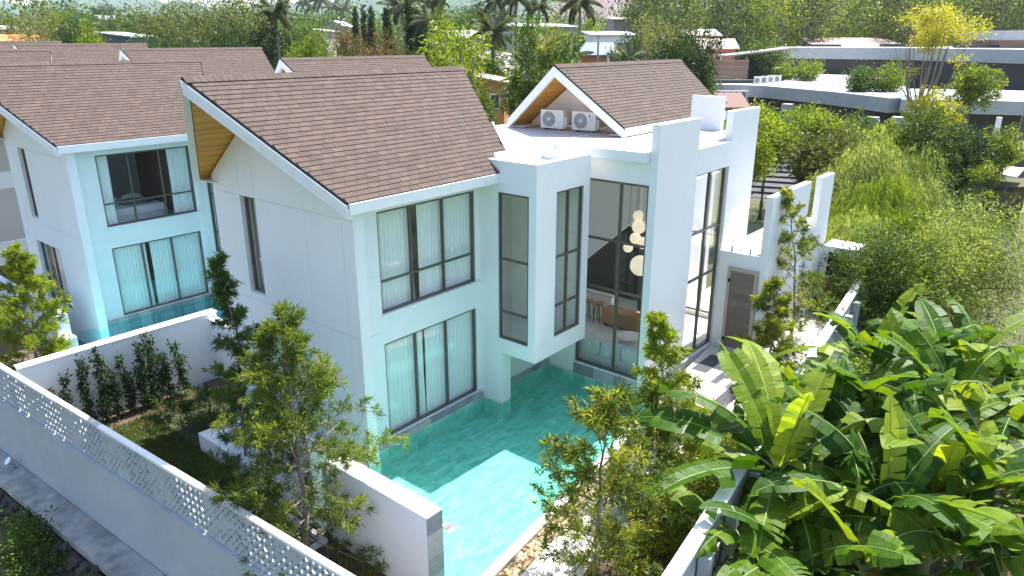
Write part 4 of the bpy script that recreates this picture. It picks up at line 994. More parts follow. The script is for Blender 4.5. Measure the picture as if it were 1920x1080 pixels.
# ------------------------------------------------------------ banana plants
def banana_leaf(rg_, Ln, W, bend, fold, tear, mat, dry=False):
    m = MB(); n = 22; P0 = Vector((0, 0, 0)); th = 0.0; rib = [P0.copy()]; dirs = []
    for i in range(n):
        th = -bend*((i+1)/n)**1.4; d = Vector((cos(th), 0, sin(th))); dirs.append(d); rib.append(rib[-1]+d*Ln/n)
    dirs.append(dirs[-1])
    def wid(t):
        u = max(0.0, (t-0.13)/0.87)
        return 0 if u <= 0 else W*min(1.0, (u*7)**0.55)*(1-max(0, (u-0.62)/0.38)**2.2)
    twist = rg_.normal()*0.25; lt = 0.15+0.6*rg_.random()
    for s in (1, -1):
        torn = 0.0
        i = 2
        while i < n:
            k = min(n-i, int(rg_.integers(1, 4)) if rg_.random() < tear else int(rg_.integers(3, 6)))
            torn = rg_.normal()*(0.42 if rg_.random() < tear else 0.06)
            lag = 0.035*Ln*(0.5+0.5*rg_.random()); rows = []
            for j in range(i, i+k+1):
                t = j/n; w = wid(t); d = dirs[j]; up = Vector((-d.z, 0, d.x)); jj = min(j, n)
                a = fold+torn+twist*t*s
                pts = []
                for f in (0.0, 0.5, 1.0):
                    aa = a-0.30*f*f
                    gap = 0.010 if (j == i or j == i+k) else 0
                    dl = (gap if j == i else -gap)*f*2
                    p = rib[jj]+Vector((0, s*cos(aa), 0))*w*f+up*(sin(aa)*w*f)+d*(lag*f+dl)
                    p += up*(0.018*W*sin(j*2.9+s)*f); pts.append(p)
                rows.append(pts)
            for a_, b_ in zip(rows[:-1], rows[1:]):
                m.tv = min(.98, max(.02, lt+0.035*rg_.normal()))
                vs = a_+b_; fs = [(0, 3, 4, 1), (1, 4, 5, 2)]
                m.add(vs, [tuple(reversed(f)) for f in fs] if s > 0 else fs)
            i += k
    m.mi = 1; m.smooth = True
    m.tube(rib, [0.019*(1-0.8*i/n) for i in range(n+1)], 6)
    return m.mesh('leaf', [mat, rib_m])
rb_ = R_(77)
BL = {'flat': [banana_leaf(rb_, 2.25, 0.28, b, f, t, leaf_banana) for b, f, t in ((0.8, 0.5, .4), (1.1, 0.3, .65), (1.4, 0.1, .85), (1.0, -0.15, .9), (1.6, -0.3, .8), (0.5, 0.6, .4), (1.2, 0.35, .6), (1.9, -0.4, .95))],
      'young': [banana_leaf(rb_, 1.9, 0.24, b, 0.75, 0.1, leaf_banana_y) for b in (0.25, 0.5)],
      'dry': [banana_leaf(rb_, 1.9, 0.28, b, -0.7, 0.8, leaf_banana_dry) for b in (2.4, 2.7)],
      'yell': [banana_leaf(rb_, 2.0, 0.30, b, -0.1, 0.4, leaf_banana_y) for b in (1.6, 2.0)]}
def banana(label, x, y, hs, nl, seed, s=1.0, fixed=None, young=True, dry=1, z0=-1.75):
    rg_ = R_(seed); r = empty('banana_plant', label, 'banana plant', (x, y, z0), 0, 'banana plants outside the wall')
    m = MB(); m.smooth = True; hs_ = hs
    m.tube([(0,0,0), (0.02,0.01,hs_*.5), (0.03,0,hs_)], [0.13*s, 0.10*s, 0.055*s], 10); m.build('stem', stem_m, r)
    specs = []
    if fixed: specs = list(fixed)
    else:
        a0 = rg_.random()*6.3
        for i in range(nl):
            k = i/nl; specs.append((a0+i*2.4+rg_.normal()*0.25, 0.42+0.92*k+rg_.normal()*0.12, 0.85+0.25*rg_.random(), 'flat', int(rg_.integers(0, 8))))
    if young: specs.append((rg_.random()*6.3, 1.42, 0.9, 'young', int(rg_.integers(0, 2))))
    for i in range(dry): specs.append((rg_.random()*6.3, -0.1-0.2*rg_.random(), 0.9, 'dry', int(rg_.integers(0, 2))))
    for i, (az, el, sc, kind_, v) in enumerate(specs):
        o = bpy.data.objects.new('leaf', BL[kind_][v % len(BL[kind_])]); link(o, r)
        o.location = (0.03, 0, hs_-0.12-0.02*i); o.scale = (sc*s,)*3
        o.rotation_euler = Euler((rg_.normal()*0.22, -el, az), 'XYZ')
    return r
def deg(*a): return [(radians(q[0]), radians(q[1]), q[2], q[3], q[4]) for q in a]
banana('largest banana plant with a bright yellow green young leaf, leaning over the boundary wall', 3.58, -8.35, 3.3, 9, 1, 1.28, young=False, dry=1,
       fixed=deg((118, 40, 1.12, 'flat', 1), (150, 26, 1.12, 'flat', 0), (190, 15, 1.0, 'flat', 6), (70, 60, 1.05, 'flat', 5), (98, 62, 1.1, 'flat', 2), (40, 58, 1.12, 'flat', 0), (10, 40, 1.15, 'flat', 1),
                 (-22, 38, 1.12, 'flat', 6), (-60, 25, 1.05, 'flat', 4), (-95, 30, 1.05, 'flat', 3), (-140, 20, 1.0, 'flat', 7), (240, 84, 0.95, 'young', 0), (320, 15, 1.0, 'flat', 2), (85, 25, 1.0, 'flat', 3), (-5, 62, 1.0, 'flat', 5)))
bl_ = ['banana plant with an upright yellow young leaf in the middle of the clump', 'banana plant at the bottom right corner with a long arching leaf', 'banana plant with browning leaves at the right picture edge', 'banana plant behind the largest one, close to the boundary wall',
       'banana plant with pale torn leaves at the top right of the clump', 'low banana plant at the picture bottom under the largest one', 'banana plant between the middle plant and the right edge', 'far banana plant with folded leaves near the dark shrubs', 'small banana plant beside the boundary wall top', 'banana plant at the far right edge below the dark hedge', 'half hidden banana plant behind the middle of the clump', 'low banana plant at the picture bottom right of the low one', 'banana plant filling the gap left of the browning plant', 'banana plant pressed against the boundary wall near the picture bottom', 'upright banana plant beyond the largest one beside the boundary wall', 'banana plant at the right picture edge just below the grey path', 'banana plant in front of the dark shrubs at the right']
for i, (x, y, z, n, s, yg, dr) in enumerate(((4.19, -10.18, 1.3, 10, 1.36, True, 1), (3.98, -11.52, 0.9, 10, 1.30, False, 1), (5.75, -11.79, 1.3, 10, 1.30, False, 2), (6.73, -8.83, 1.7, 10, 1.30, False, 1), (8.26, -10.56, 1.8, 10, 1.30, False, 1), (2.34, -9.20, 0.6, 9, 1.19, False, 0),
                                       (6.30, -10.25, 1.5, 10, 1.25, True, 1), (10.71, -9.76, 1.9, 9, 1.19, False, 0), (9.41, -8.55, 2.0, 9, 1.15, False, 0), (8.79, -11.59, 1.4, 9, 1.19, False, 1), (5.29, -8.86, 1.3, 9, 1.19, False, 0), (3.14, -10.19, 0.5, 9, 1.15, False, 0), (1.93, -8.37, 0.9, 8, 1.04, False, 0), (11.35, -11.34, 1.4, 7, 1.16, False, 1), (12.82, -10.31, 1.4, 7, 1.16, False, 0), (6.37, -8.00, 1.7, 9, 1.10, False, 0), (5.20, -10.91, 1.2, 9, 1.19, True, 1))):
    banana(bl_[i], x, y, z+1.75, n, 100+i, s, None, yg, dr)
# undergrowth between them
def patch(name, label, cat, lobes, n, ll, lw, leaf, seed, loc, per=20, shell=0.3, hang=0.0, group=None, clump=.2, kind=None):
    me = cloud_mesh(name, R_(seed), lobes, n, ll, lw, leaf, shell, per=per, hang=hang, clump=clump)
    return mesh_obj(name, me, None, loc, label=label, cat=cat, group=group, kind=kind)
patch('undergrowth', None, None, [(x, y, 0, 1.5, 1.3, .55) for x, y in ((0,0),(2,1),(4,-1),(5,2),(-2,-1),(7,0),(2,-2.5),(6,-2.5),(9,1),(9,-2))], 620, 0.16, 0.07, leaf_dark, 9, (6.5, -9.3, -1.5), kind='stuff')
patch('undergrowth', None, None, [(x, y, 0, 0.9, 0.5, .5) for x, y in ((0,0),(2,.2),(4,.45),(6,.7),(8,.9),(10,1.1),(12,1.3),(14,1.6))], 420, 0.12, 0.05, leaf_mid, 10, (9.0, -7.6, -1.2), kind='stuff')
hs = ['leafy bright shrub leaning over the boundary wall behind the banana clump', 'leafy shrub beside the posts of the boundary wall', 'tangled green shrub climbing the far end of the boundary wall', 'dense leafy shrub at the end of the boundary wall', 'bright leafy shrub on the wall top between paving and bananas', 'low leafy shrub at the wall foot near the picture bottom']
for i, (x, y, z, rx, rz, lf) in enumerate(((10.6, -7.65, 0.3, 1.3, 1.3, leaf_yg), (13.6, -7.6, -0.5, 1.4, 1.0, leaf_mid), (23.2, -7.3, -0.7, 1.3, 1.2, leaf_mid), (26.5, -6.4, 0.3, 1.7, 1.9, leaf_yg), (8.2, -7.7, 0.7, 1.3, 1.2, leaf_yg), (1.6, -8.6, -0.3, 1.6, 1.2, leaf_mid))):
    lob = [(0,0,0,rx,rx*.6,rz), (rx*.5,.1,-.4,rx*.7,rx*.5,rz*.8), (-rx*.5,0,-.5,rx*.7,rx*.5,rz*.7)]
    patch('leafy_shrub', hs[i], 'shrub', lob, 260, 0.13, 0.06, lf, 50+i, (x, y, z), per=16, group='shrubs along the outside of the boundary wall')
patch('bank_shrub', 'dark green shrub growing on the rubble bank under the boundary wall', 'shrub', [(0,0,0,.9,.9,.8),(0.3,1.0,-.4,.7,.7,.6),(-.2,-1.2,-.3,.8,.8,.7)], 240, 0.11, 0.055, leaf_mid, 61, (-5.95, 2.6, -2.5))
patch('bank_shrub', 'bright green shrub on the bank at the bottom left corner of the picture', 'shrub', [(0,0,0,.7,.9,.6),(0.2,1.0,-.3,.6,.7,.5),(-.2,-1.0,-.3,.6,.7,.5)], 240, 0.10, 0.05, leaf_mid, 63, (-5.62, 6.0, -1.9))
patch('dry_grass_tuft', 'dry brown grass tuft on the rubble bank at the left picture edge', 'grass', [(0,0,0,.5,1.0,.35)], 140, 0.35, 0.012, leaf_dry, 62, (-6.0, 6.5, -2.3), hang=.1)

# ------------------------------------------------------------ right hand garden
def willow(rng, h, cr, n, per, leaf, ll=0.20, lw=0.022):
    lob = []
    for i in range(7):
        a = i*2.4; lob.append((cos(a)*cr*0.5, sin(a)*cr*0.5, h*(0.55+0.30*rng.random()), cr*.45, cr*.45, h*.22))
    lob.append((0, 0, h*.72, cr*.5, cr*.5, h*.26)); lob = np.array(lob)
    pick = rng.integers(0, len(lob), n); u = unit(rng.normal(size=(n, 3))); u[:, 2] = np.abs(u[:, 2])*0.9+.05
    s0 = lob[pick, :3]+u*lob[pick, 3:6]*(0.75+0.35*rng.random((n, 1)))
    ln = (0.5+1.1*rng.random(n))*h*0.24
    k = np.tile(np.arange(per)/per, n); S0 = np.repeat(s0, per, 0); U = np.repeat(u, per, 0); LN = np.repeat(ln, per)[:, None]
    out = np.minimum(k*3, 1)[:, None]
    c = S0+U*[1, 1, 0]*out*LN*0.25+np.column_stack([np.zeros_like(k), np.zeros_like(k), -(k**1.3)])*LN
    c += rng.normal(size=c.shape)*0.03+np.repeat(rng.normal(size=(n, 3))*0.12, per, 0)*k[:, None]
    d = U*[.6, .6, 0]+rng.normal(size=c.shape)*0.35; d[:, 2] -= 0.9
    v, q = blades(rng, c, d, ll*(.6+.8*rng.random(len(c))), lw, 0.1)
    tr = trunk_mb(rng, h*.8, h*.03, h*.008, 8, cr*.6, .3, .95, rise=.8).mesh('trunk', bark_m)
    return tr, np_mesh('crown', v, q, tints(rng, len(c), np.repeat(rng.random(n), per), .4), leaf)
gw = 'weeping yellow green trees beyond the boundary wall'
wl_ = [('weeping tree with tall pale plume, back left of the clump', 26.36, -2.45, 4.39+1.75, 1.5), ('weeping tree with the highest bright plume of the clump', 27.63, -3.36, 5.59+1.75, 1.6), ('weeping tree at the back right of the clump', 29.90, -4.40, 5.13+1.75, 1.7), ('weeping tree with pale plume in the middle of the clump', 23.87, -4.88, 4.39+1.75, 1.6), ('low weeping tree at the left front of the clump, beside the path', 21.54, -3.76, 2.95+1.75, 1.4), ('low weeping tree at the front of the clump', 19.80, -5.00, 3.45+1.75, 1.5), ('weeping tree at the right end of the clump beside the pond', 27.07, -5.57, 3.59+1.75, 1.3), ('small weeping tree at the right front of the clump', 22.05, -5.90, 3.31+1.75, 1.4)]
for i, (lbl, x, y, h, cr) in enumerate(wl_):
    plant_tree('weeping_tree', willow(R_(200+i), h, cr, 620, 18, [leaf_willow, leaf_pale, leaf_willow, leaf_yg][i % 4], .22, .032), lbl, 'tree', (x, y, -1.75), 1, 0, gw)
def mk(seed, h, cr, ch, n, ll, lw, leaf, **kw): return broad_tree(R_(seed), h, cr, ch, n, ll, lw, leaf, **kw)
fl = [('pale fine leaved round tree right of the boundary wall end', 17.57, -6.49, 3.49+1.75, 2.1, 5.0, leaf_mid), ('pale fine leaved tree above the grey path', 19.28, -7.48, 3.56+1.75, 2.3, 5.2, leaf_pale), ('pale fine leaved tree at the right picture edge', 21.46, -8.62, 3.83+1.75, 2.6, 5.4, leaf_pale), ('fine leaved bush behind the pale round trees', 21.11, -6.35, 3.23+1.75, 2.0, 4.6, leaf_yg)]
for i, (lbl, x, y, h, cr, ch, lf) in enumerate(fl):
    plant_tree('fine_leaved_tree', mk(220+i, h, cr, ch, 520, .15, .04, lf, per=60, shell=.75, clump=.15, nl=12), lbl, 'tree', (x, y, -1.75), 1, 0, 'fine leaved trees right of the wall')
ob_ = [('olive green round tree below the flat roofed building', 33.20, -0.92, 5.27+1.75, 2.3, 4.4, leaf_olive), ('yellow green feathery tree nearest the twin fin wall', 30.56, 3.88, 6.49+1.75, 2.0, 5.0, leaf_yg), ('yellow green tree with hanging branches beside the slate steps', 37.53, 5.26, 5.49+1.75, 2.2, 3.6, leaf_yg), ('yellow green tree in the middle of the row below the flat roof', 42.02, 4.53, 5.23+1.75, 2.5, 3.6, leaf_yg), ('yellow green tree under the planted roof corner', 42.58, 2.69, 5.23+1.75, 2.4, 3.8, leaf_yg), ('dark green tree in shade below the roof corner', 46.98, 1.69, 4.70+1.75, 2.5, 4.2, leaf_mid), ('yellow tinted bush left of the tall yellow tree', 42.46, -0.94, 4.50+1.75, 1.8, 3.6, leaf_yg), ('golden bush right of the tall yellow tree trunk', 53.68, -0.98, 6.26+1.75, 2.0, 4.0, leaf_yellow), ('dense dark green tree right of the tall yellow tree', 43.93, -3.29, 5.84+1.75, 2.5, 5.6, leaf_mid), ('dark green tree beside the grey column', 46.16, -4.66, 4.46+1.75, 2.0, 4.4, leaf_dark), ('yellow green tree top rising above the grey band at the right', 61.96, -2.15, 7.58+1.75, 2.4, 4.0, leaf_yg), ('olive bush behind the weeping clump', 30.90, -0.14, 4.85+1.75, 1.7, 3.4, leaf_olive), ('green tree at the right picture edge above the pond', 52.31, -5.59, 3.84+1.75, 2.0, 3.8, leaf_yg)]
for i, (lbl, x, y, h, cr, ch, lf) in enumerate(ob_):
    plant_tree('garden_tree', mk(240+i, h, cr, ch, 300, .22, .085, lf, per=30, shell=.65, clump=.15, nl=10), lbl, 'tree', (x, y, -1.75), 1, 0, 'trees round the flat roofed building')
# tall yellow tree with fanning limbs
tt = trunk_mb(R_(301), 11.0, .17, .05, 2, .5, .4, .9)
rgx = R_(302)
for i in range(16):
    a = i*2.4; z = 4.0+rgx.random()*2.2; e = Vector((cos(a)*(1.2+1.3*rgx.random()), sin(a)*(1.2+1.3*rgx.random()), 10.6+1.6*rgx.random())); p = Vector((0, 0, z))
    tt.tube([p, p.lerp(e, .45)+Vector((cos(a)*.3, sin(a)*.3, -.2)), e], [.065, .045, .015], 5, False)
lobes = [(cos(i*2.4)*2.0*(i % 3)/2, sin(i*2.4)*2.0*(i % 3)/2, 11.6+.8*((i*5) % 3)-.6, 1.2, 1.2, .85) for i in range(9)]+[(1.4, -1.8, 9.6, .7, .7, .6), (-1.6, .6, 8.8, .6, .6, .6)]
plant_tree('tall_yellow_tree', (tt.mesh('trunk', palebark_m), cloud_mesh('crown', R_(303), lobes, 330, .20, .08, leaf_yellow, .3, per=20, clump=.26)), 'tall tree with bright yellow crown on many thin upright limbs', 'tree', (57.42, 0.79, -1.75), (1.13, 1.13, (11.23+1.75)/12.6))
# slender stems with yellow tufts by the pond
st_me = []
for i in range(3):
    m = MB(); m.smooth = True; m.tube([(0,0,0),(.05,.03,1.6),(0.02,0,3.2)], [.05,.045,.03], 6)
    lob = [(0,0,3.3,.36,.36,.42), (.1,0,2.0,.22,.22,.2), (-.1,.1,1.2,.2,.2,.2)]
    st_me.append((m.mesh('trunk', stem_m), cloud_mesh('crown', R_(320+i), lob, 46, .26, .05, leaf_yg, .3, per=10, clump=.4)))
for i, (px_, d, s) in enumerate(((0, 0, 0),)): pass
sl_ = [(42.93, -3.37, 1.0, 'slender stem with yellow tuft, leftmost by the pond'), (44.01, -3.76, 1.1, 'second slender yellow tufted stem from the left by the pond'), (43.11, -4.50, .95, 'third slender yellow tufted stem from the left by the pond'), (45.18, -4.88, 1.15, 'fourth slender yellow tufted stem, right of the pond middle'), (43.27, -5.72, 1.05, 'fifth slender yellow tufted stem before the white canopy'), (44.34, -6.25, 1.1, 'rightmost slender yellow tufted stem at the picture edge')]
for i, (x, y, s, lbl) in enumerate(sl_):
    plant_tree('tufted_stem', st_me[i % 3], lbl, 'plant', (x, y, -1.75), s, i, 'slender tufted stems by the pond')
m = MB(); m.add([(33.92, -4.13, -1.70), (34.56, -9.11, -1.70), (62.49, -7.17, -1.70), (55.74, -1.14, -1.70)], [(0,1,2,3)]); m.build('pond', pond_m, None, kind='structure')
box('pond_canopy', (-2.6, 2.6, -1.6, 1.6, 1.0, 1.15), white, None, .01, label='low flat white canopy beyond the pond at the right edge', cat='canopy', loc=(62.30, -4.97, -1.7))
m = MB(); m.prism([(15.27, -7.74, -1.74), (15.49, -9.25, -1.74), (21.45, -8.55, -1.74), (21.14, -6.51, -1.74)], (0, 0, .05)); m.build('path', paving_m, None, kind='structure')
m = MB(); m.prism([(24.54, 0.00, -1.74), (25.55, -3.27, -1.74), (31.36, -1.78, -1.74), (29.82, 3.01, -1.74)], (0, 0, .04)); m.build('path', paving_m, None, kind='structure')
dk = ['dark shrub mass by the grey path under the pale trees', 'dark shrub at the right picture edge above the bananas', 'dark shrub between the path and the bananas']
for i, (x, y) in enumerate(((13.38, -8.56), (13.51, -9.48), (10.97, -9.37))):
    patch('dark_shrub', dk[i], 'shrub', [(0,0,0,1.5,1.5,1.0),(1.2,-.3,-.2,1.0,1.0,.8),(-1.1,.3,-.3,1.0,1.0,.7)], 240, .16, .07, leaf_dark if i else leaf_mid, 330+i, (x, y, -0.9), per=18, group='dark shrubs right of the bananas')

# ------------------------------------------------------------ neighbouring flat-roofed buildings
def slab(poly, z0, z1): return MB().prism([(x, y, z0) for x, y in poly], (0, 0, z1-z0))
nb = empty('flat_roofed_building', 'long flat white roofed building with a grey band behind the yellow green trees', 'building', (0, 0, 0))
n1 = [(77.72, 21.50), (72.23, 12.04), (66.51, 5.11), (68.00, 4.35), (72.30, 4.65), (84.27, 7.34), (113.75, 18.46), (112.86, 31.10), (98.86, 41.93), (81.47, 33.55), (77.29, 27.13)]
slab(n1, 3.15, 4.50).build('roof_band', fascia_grey_m, nb, .02)
def inset(poly, f):
    cx = sum(p[0] for p in poly)/len(poly); cy = sum(p[1] for p in poly)/len(poly); return [(cx+(x-cx)*f, cy+(y-cy)*f) for x, y in poly]
slab(inset(n1, .985), 4.503, 4.53).build('roof', roofflat_m, nb)
slab(inset(n1, .90), -1.7, 3.14).build('wall', innerdark_m, nb)  # solid near-black body painted as the shaded openings below the band
for i, (x, y) in enumerate(((63.26, 3.36), (61.74, 5.17), (70.91, 16.01))): box('column', (x-.5, x+.5, y-.5, y+.5, -1.7, 3.14), fascia_grey_m, nb, .02)
for i, (x, y, w, d) in enumerate(((86.30, 33.22, 8, 1.6), (80.10, 26.52, 7, 1.4), (105.14, 33.31, 8, 2))):
    o = box('roof_light', (-w/2, w/2, -d/2, d/2, 4.53, 4.95), slate_m if i < 2 else white, nb, .02); o.location = (x, y, 0); o.rotation_euler = (0, 0, radians(-50))
acm = MB(); acm.box(-.2, .2, -.45, .45, 0, .85); acme = acm.mesh('air_conditioner', pvc_m); gm = MB(); gm.tube([(-.215, .08, .43), (-.201, .08, .43)], .30, 14); gme = gm.mesh('grille', grey_m)
acs = [(1418, 72.5, 4.53), (1431, 73.5, 4.53), (1443, 74.5, 4.53), (1454, 75.5, 4.53)]
al = ['leftmost of the four roof air conditioners on the flat white roof', 'second from left of the four roof air conditioners', 'third from left of the four roof air conditioners', 'rightmost of the four roof air conditioners']
for i, (x, y, z) in enumerate(((81.01, 23.60, 4.53), (82.70, 23.40, 4.53), (84.39, 23.23, 4.53), (86.13, 23.07, 4.53))):
    r = empty('air_conditioner', al[i], 'air conditioner', (x, y, z), radians(25), 'air conditioners on the flat roof'); mesh_obj('casing', acme, r); mesh_obj('grille', gme, r)
bl2 = ['leftmost of the lower row of air conditioners behind the brown roof', 'second of the lower row of air conditioners behind the brown roof', 'third of the lower row of air conditioners behind the brown roof', 'fourth of the lower row of air conditioners behind the brown roof', 'rightmost of the lower row of air conditioners behind the brown roof']
box('service_ledge', (-3.2, 3.2, -1.0, 1.0, 2.0, 3.0), fascia_grey_m, nb, .02).location = (74.92, 24.22, 0)
for i, (x, y) in enumerate(((73.91, 25.44), (74.40, 24.85), (74.92, 24.22), (75.41, 23.64), (75.89, 23.06))):
    r = empty('air_conditioner', bl2[i], 'air conditioner', (x, y, 3.0), radians(25), 'air conditioners on the lower ledge'); r.scale = (1, 1, 1.15); mesh_obj('casing', acme, r); mesh_obj('grille', gme, r)
tk = empty('water_drum', 'small bright blue drum on the flat roof', 'drum', (94.94, 25.11, 4.53)); m = MB(); m.tube([(-.3,0,.35),(.3,0,.35)], .42, 16); m.build('body', simple('bright_blue_plastic', (.05,.35,.65), .4), tk)
m = MB(); m.tube([(-.32,0,.35),(-.301,0,.35)], .2, 12); m.build('cap', pvc_m, tk)
box('roof_tank', (-.9, .9, -.6, .6, 0, 1.5), pvc_m, None, .03, label='pale box tank beside the blue drum on the flat roof', cat='tank', loc=(95.88, 26.28, 4.53))
for i, (x, y, w, lbl, lf) in enumerate(((74.09, 9.80, 2.0, 'leafy roof planting left part above the grey band', leaf_mid), (75.88, 7.65, 2.2, 'leafy roof planting at the rounded corner above the grey band', leaf_yg), (91.72, 21.25, 2.4, 'round bright bush growing on the flat roof before the second building', leaf_yg), (91.06, 24.13, 1.6, 'yellowish bush on the flat roof left of the round bright bush', leaf_yg))):
    patch('roof_bush', lbl, 'shrub', [(0,0,w*.5,w*.8,w*.8,w*.7),(w*.5,0,w*.4,w*.6,w*.6,w*.5),(-w*.5,0,w*.35,w*.6,w*.6,w*.5)], 260, .26, .11, lf, 400+i, (x, y, 4.5), per=18, group='bushes on the flat roof')
b2 = empty('flat_roofed_building', 'second grey banded building with dark openings, higher up behind the roof bushes', 'building', (0,0,0))
n2 = [(112.67, 33.25), (116.20, 15.95), (101.28, -4.69), (148.02, -1.44), (160.23, 30.93), (147.34, 46.20)]
slab(n2, 6.8, 8.5).build('roof_band', fascia_grey_m, b2, .03); slab(inset(n2, .985), 8.503, 8.54).build('roof', roofflat_m, b2); slab(inset(n2, .93), 2.0, 6.79).build('wall', innerdark_m, b2)  # lower body coloured near black in place of shaded openings
for i, (x, y) in enumerate(((133.27, 25.80), (135.15, 23.56), (137.71, 8.33), (135.94, 16.35))): o = box('column', (-.8, .8, -.8, .8, 2.0, 6.79), fascia_grey_m, b2, .02); o.location = (x, y, 0)
for i, px_ in enumerate(((130.50, 35.77), (130.77, 32.07), (133.23, 29.13), (137.70, 20.51), (138.59, 13.19), (139.99, 5.60))):
    f = box('window_frame', (-1.7, 1.7, -.1, .1, 4.4, 6.9), metal_m, b2, 0); f.location = (px_[0]+.6, px_[1]+.6, 0); f.rotation_euler = (0, 0, radians(-62))
    for q in (-.83, .83): g_ = MB(); g_.add([(q-.75, -.12, 4.5), (q+.75, -.12, 4.5), (q+.75, -.12, 6.8), (q-.75, -.12, 6.8)], [(0,1,2,3)]); g_.build('pane', pond_m, f)
for i, (x, y, w, d, h) in enumerate(((126.59, 30.99, 6, 2, .4), (131.54, 18.60, 8, 2.4, .5), (120.16, 4.82, 10, 2, .4))):
    o = box('roof_light', (-w/2, w/2, -d/2, d/2, 8.54, 8.54+h), slate_m, b2, .02); o.location = (x, y, 0); o.rotation_euler = (0, 0, radians(-58))
m = MB(); q0, q1 = Vector((87.88, 22.83, 4.7)), Vector((79.51, 11.97, 4.7)); m.tube([q0, q1], .07, 6); m.build('roof_pipe', pvc_m, nb)
b3 = empty('flat_roofed_building', 'far grey slab roof building with brown wall at the upper right edge', 'building', (0,0,0))
n3 = [(120.92, 9.21), (116.36, -3.41), (140.30, -1.74), (143.62, 12.93)]
slab(n3, 9.6, 10.9).build('roof_band', fascia_grey_m, b3, .03); slab(inset(n3, .95), 6.0, 9.59).build('wall', fencewood_m, b3)
b4 = empty('garden_pavilion', 'grey banded pavilion with a slim column at the right edge above the pond', 'pavilion', (0,0,0))
n4 = [(65.80, 3.95), (68.43, -1.15), (70.76, -7.62), (87.63, -6.45), (85.90, 1.02), (82.69, 7.76)]
slab(n4, 3.3, 4.5).build('roof_band', fascia_grey_m, b4, .02)
o = box('column', (-.2, .2, -.2, .2, -1.7, 3.29), white, b4, .01); o.location = (66.83, -3.79, 0)
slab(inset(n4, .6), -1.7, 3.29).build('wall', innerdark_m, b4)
# slate steps below the first building
sr = empty('slate_steps', 'wide dark slate steps below the flat roofed building', 'steps', (0,0,0))
sx0, sy0 = 45.37, 7.11; sd = Vector((sx0+9.335, sy0+12.172, 0)).normalized(); sn = Vector((-sd.y, sd.x, 0))
for i in range(9):
    c = Vector((sx0, sy0, 0))+sd*(i*1.55); z = -1.70+i*0.17
    MB().obox((c.x, c.y, z-.3), sd*0.77, sn*3.4, (0, 0, .3)).build('step', slate_m, sr, .01)
# houses -----------------------------------------------------------------
mat_or = simple('orange_wall', (0.50, 0.20, 0.075), .8, var=.1); mat_tin = simple('weathered_tin', (0.30, 0.27, 0.23), .6, var=.2, nscale=.8); mat_red = simple('red_brown_wall', (0.36, 0.12, 0.07), .8); mat_blue = simple('blue_grey_sheet', (0.10, 0.14, 0.20), .5)
mat_pur = simple('mauve_render', (0.36, 0.26, 0.29), .8); mat_cream = simple('cream_render', (0.42, 0.40, 0.35), .8); mat_tile = simple('orange_roof_tile', (0.55, 0.23, 0.07), .8); mat_tinw = simple('white_tin', (0.46, 0.48, 0.52), .45); mat_pinkr = simple('dusty_pink_roof', (0.42, 0.30, 0.26), .8, var=.15)
def house(label, x, y, rz, w, d, h, rh, wallm, roofm, kind_='gable', win=2, z=-1.75, cat='house', name='house', group='houses of the village behind'):
    r = empty(name, label, cat, (x, y, z), rz, group)
    box('wall', (-w/2, w/2, -d/2, d/2, 0, h), wallm, r, 0)
    o = 0.5
    if kind_ == 'gable':
        m = MB()
        for s in (1, -1):
            m.prism([(-w/2-o, s*(d/2+o), h-.2), (w/2+o, s*(d/2+o), h-.2), (w/2+o, 0, h+rh), (-w/2-o, 0, h+rh)], (0, 0, .14))
        m.build('roof', roofm, r); m = MB()
        for s in (-1, 1): m.prism([(s*w/2-.05, -d/2, h), (s*w/2-.05, d/2, h), (s*w/2-.05, 0, h+rh-.15)], (.1, 0, 0))
        m.build('gable_wall', wallm, r)
    else:
        MB().prism([(-w/2-o, -d/2-o, h), (w/2+o, -d/2-o, h), (w/2+o, d/2+o, h+rh), (-w/2-o, d/2+o, h+rh)], (0, 0, .16)).build('roof', roofm, r)
        if rh > .3: MB().prism([(-w/2, -d/2, h), (-w/2, d/2, h), (-w/2, d/2, h+rh)], (w, 0, 0)).build('upper_wall', mat_blue if kind_ == 'shed' else wallm, r)
    for sgn, ax in ((-1, 'y'), (-1, 'x')):
        for i in range(win):
            u = (i+.5)/win-.5
            if ax == 'y': b = (u*w-.5, u*w+.5, -d/2-.06, -d/2+.02, max(.9, h-2.3), h-.9)
            else: b = (-w/2-.06, -w/2+.02, u*d-.5, u*d+.5, max(.9, h-2.3), h-.9)
            f = box('window', b, white, r, 0)
            q = (b[0]+.1, b[1]-.1, b[2]-.02, b[2]+.01, b[4]+.1, b[5]-.1) if ax == 'y' else (b[0]-.02, b[0]+.01, b[2]+.1, b[3]-.1, b[4]+.1, b[5]-.1)
            box('pane', q, innerdark_m, f, 0)
    return r
house('orange house under a blue grey lean-to roof behind the second gable', 73.22, 44.27, radians(-55), 7, 4, 9.17+1.75-1.5, 1.5, mat_or, mat_blue, 'shed', 2)
house('cluster house with weathered pale tin roof between the trees', 54.56, 42.35, radians(20), 6.5, 5, 7.44+1.75-2.2, 2.2, mat_or, mat_tin, 'gable', 2)
house('low house with a rusty red lean-to roof below the tin roofs', 44.54, 35.59, radians(35), 5, 3.5, 6.58+1.75-0.8, 0.8, mat_or, mat_pinkr, 'lean', 2)
house('small house with weathered grey gable roof at the orange house corner', 53.05, 37.90, radians(60), 5, 4, 7.11+1.75-1.6, 1.6, mat_pinkr, mat_tin, 'gable', 2)
house('long low building with grey sheet roof behind the tall green tree', 69.96, 56.65, radians(10), 10, 5, 8.03+1.75-1.2, 1.2, mat_cream, mat_tin, 'lean', 2)
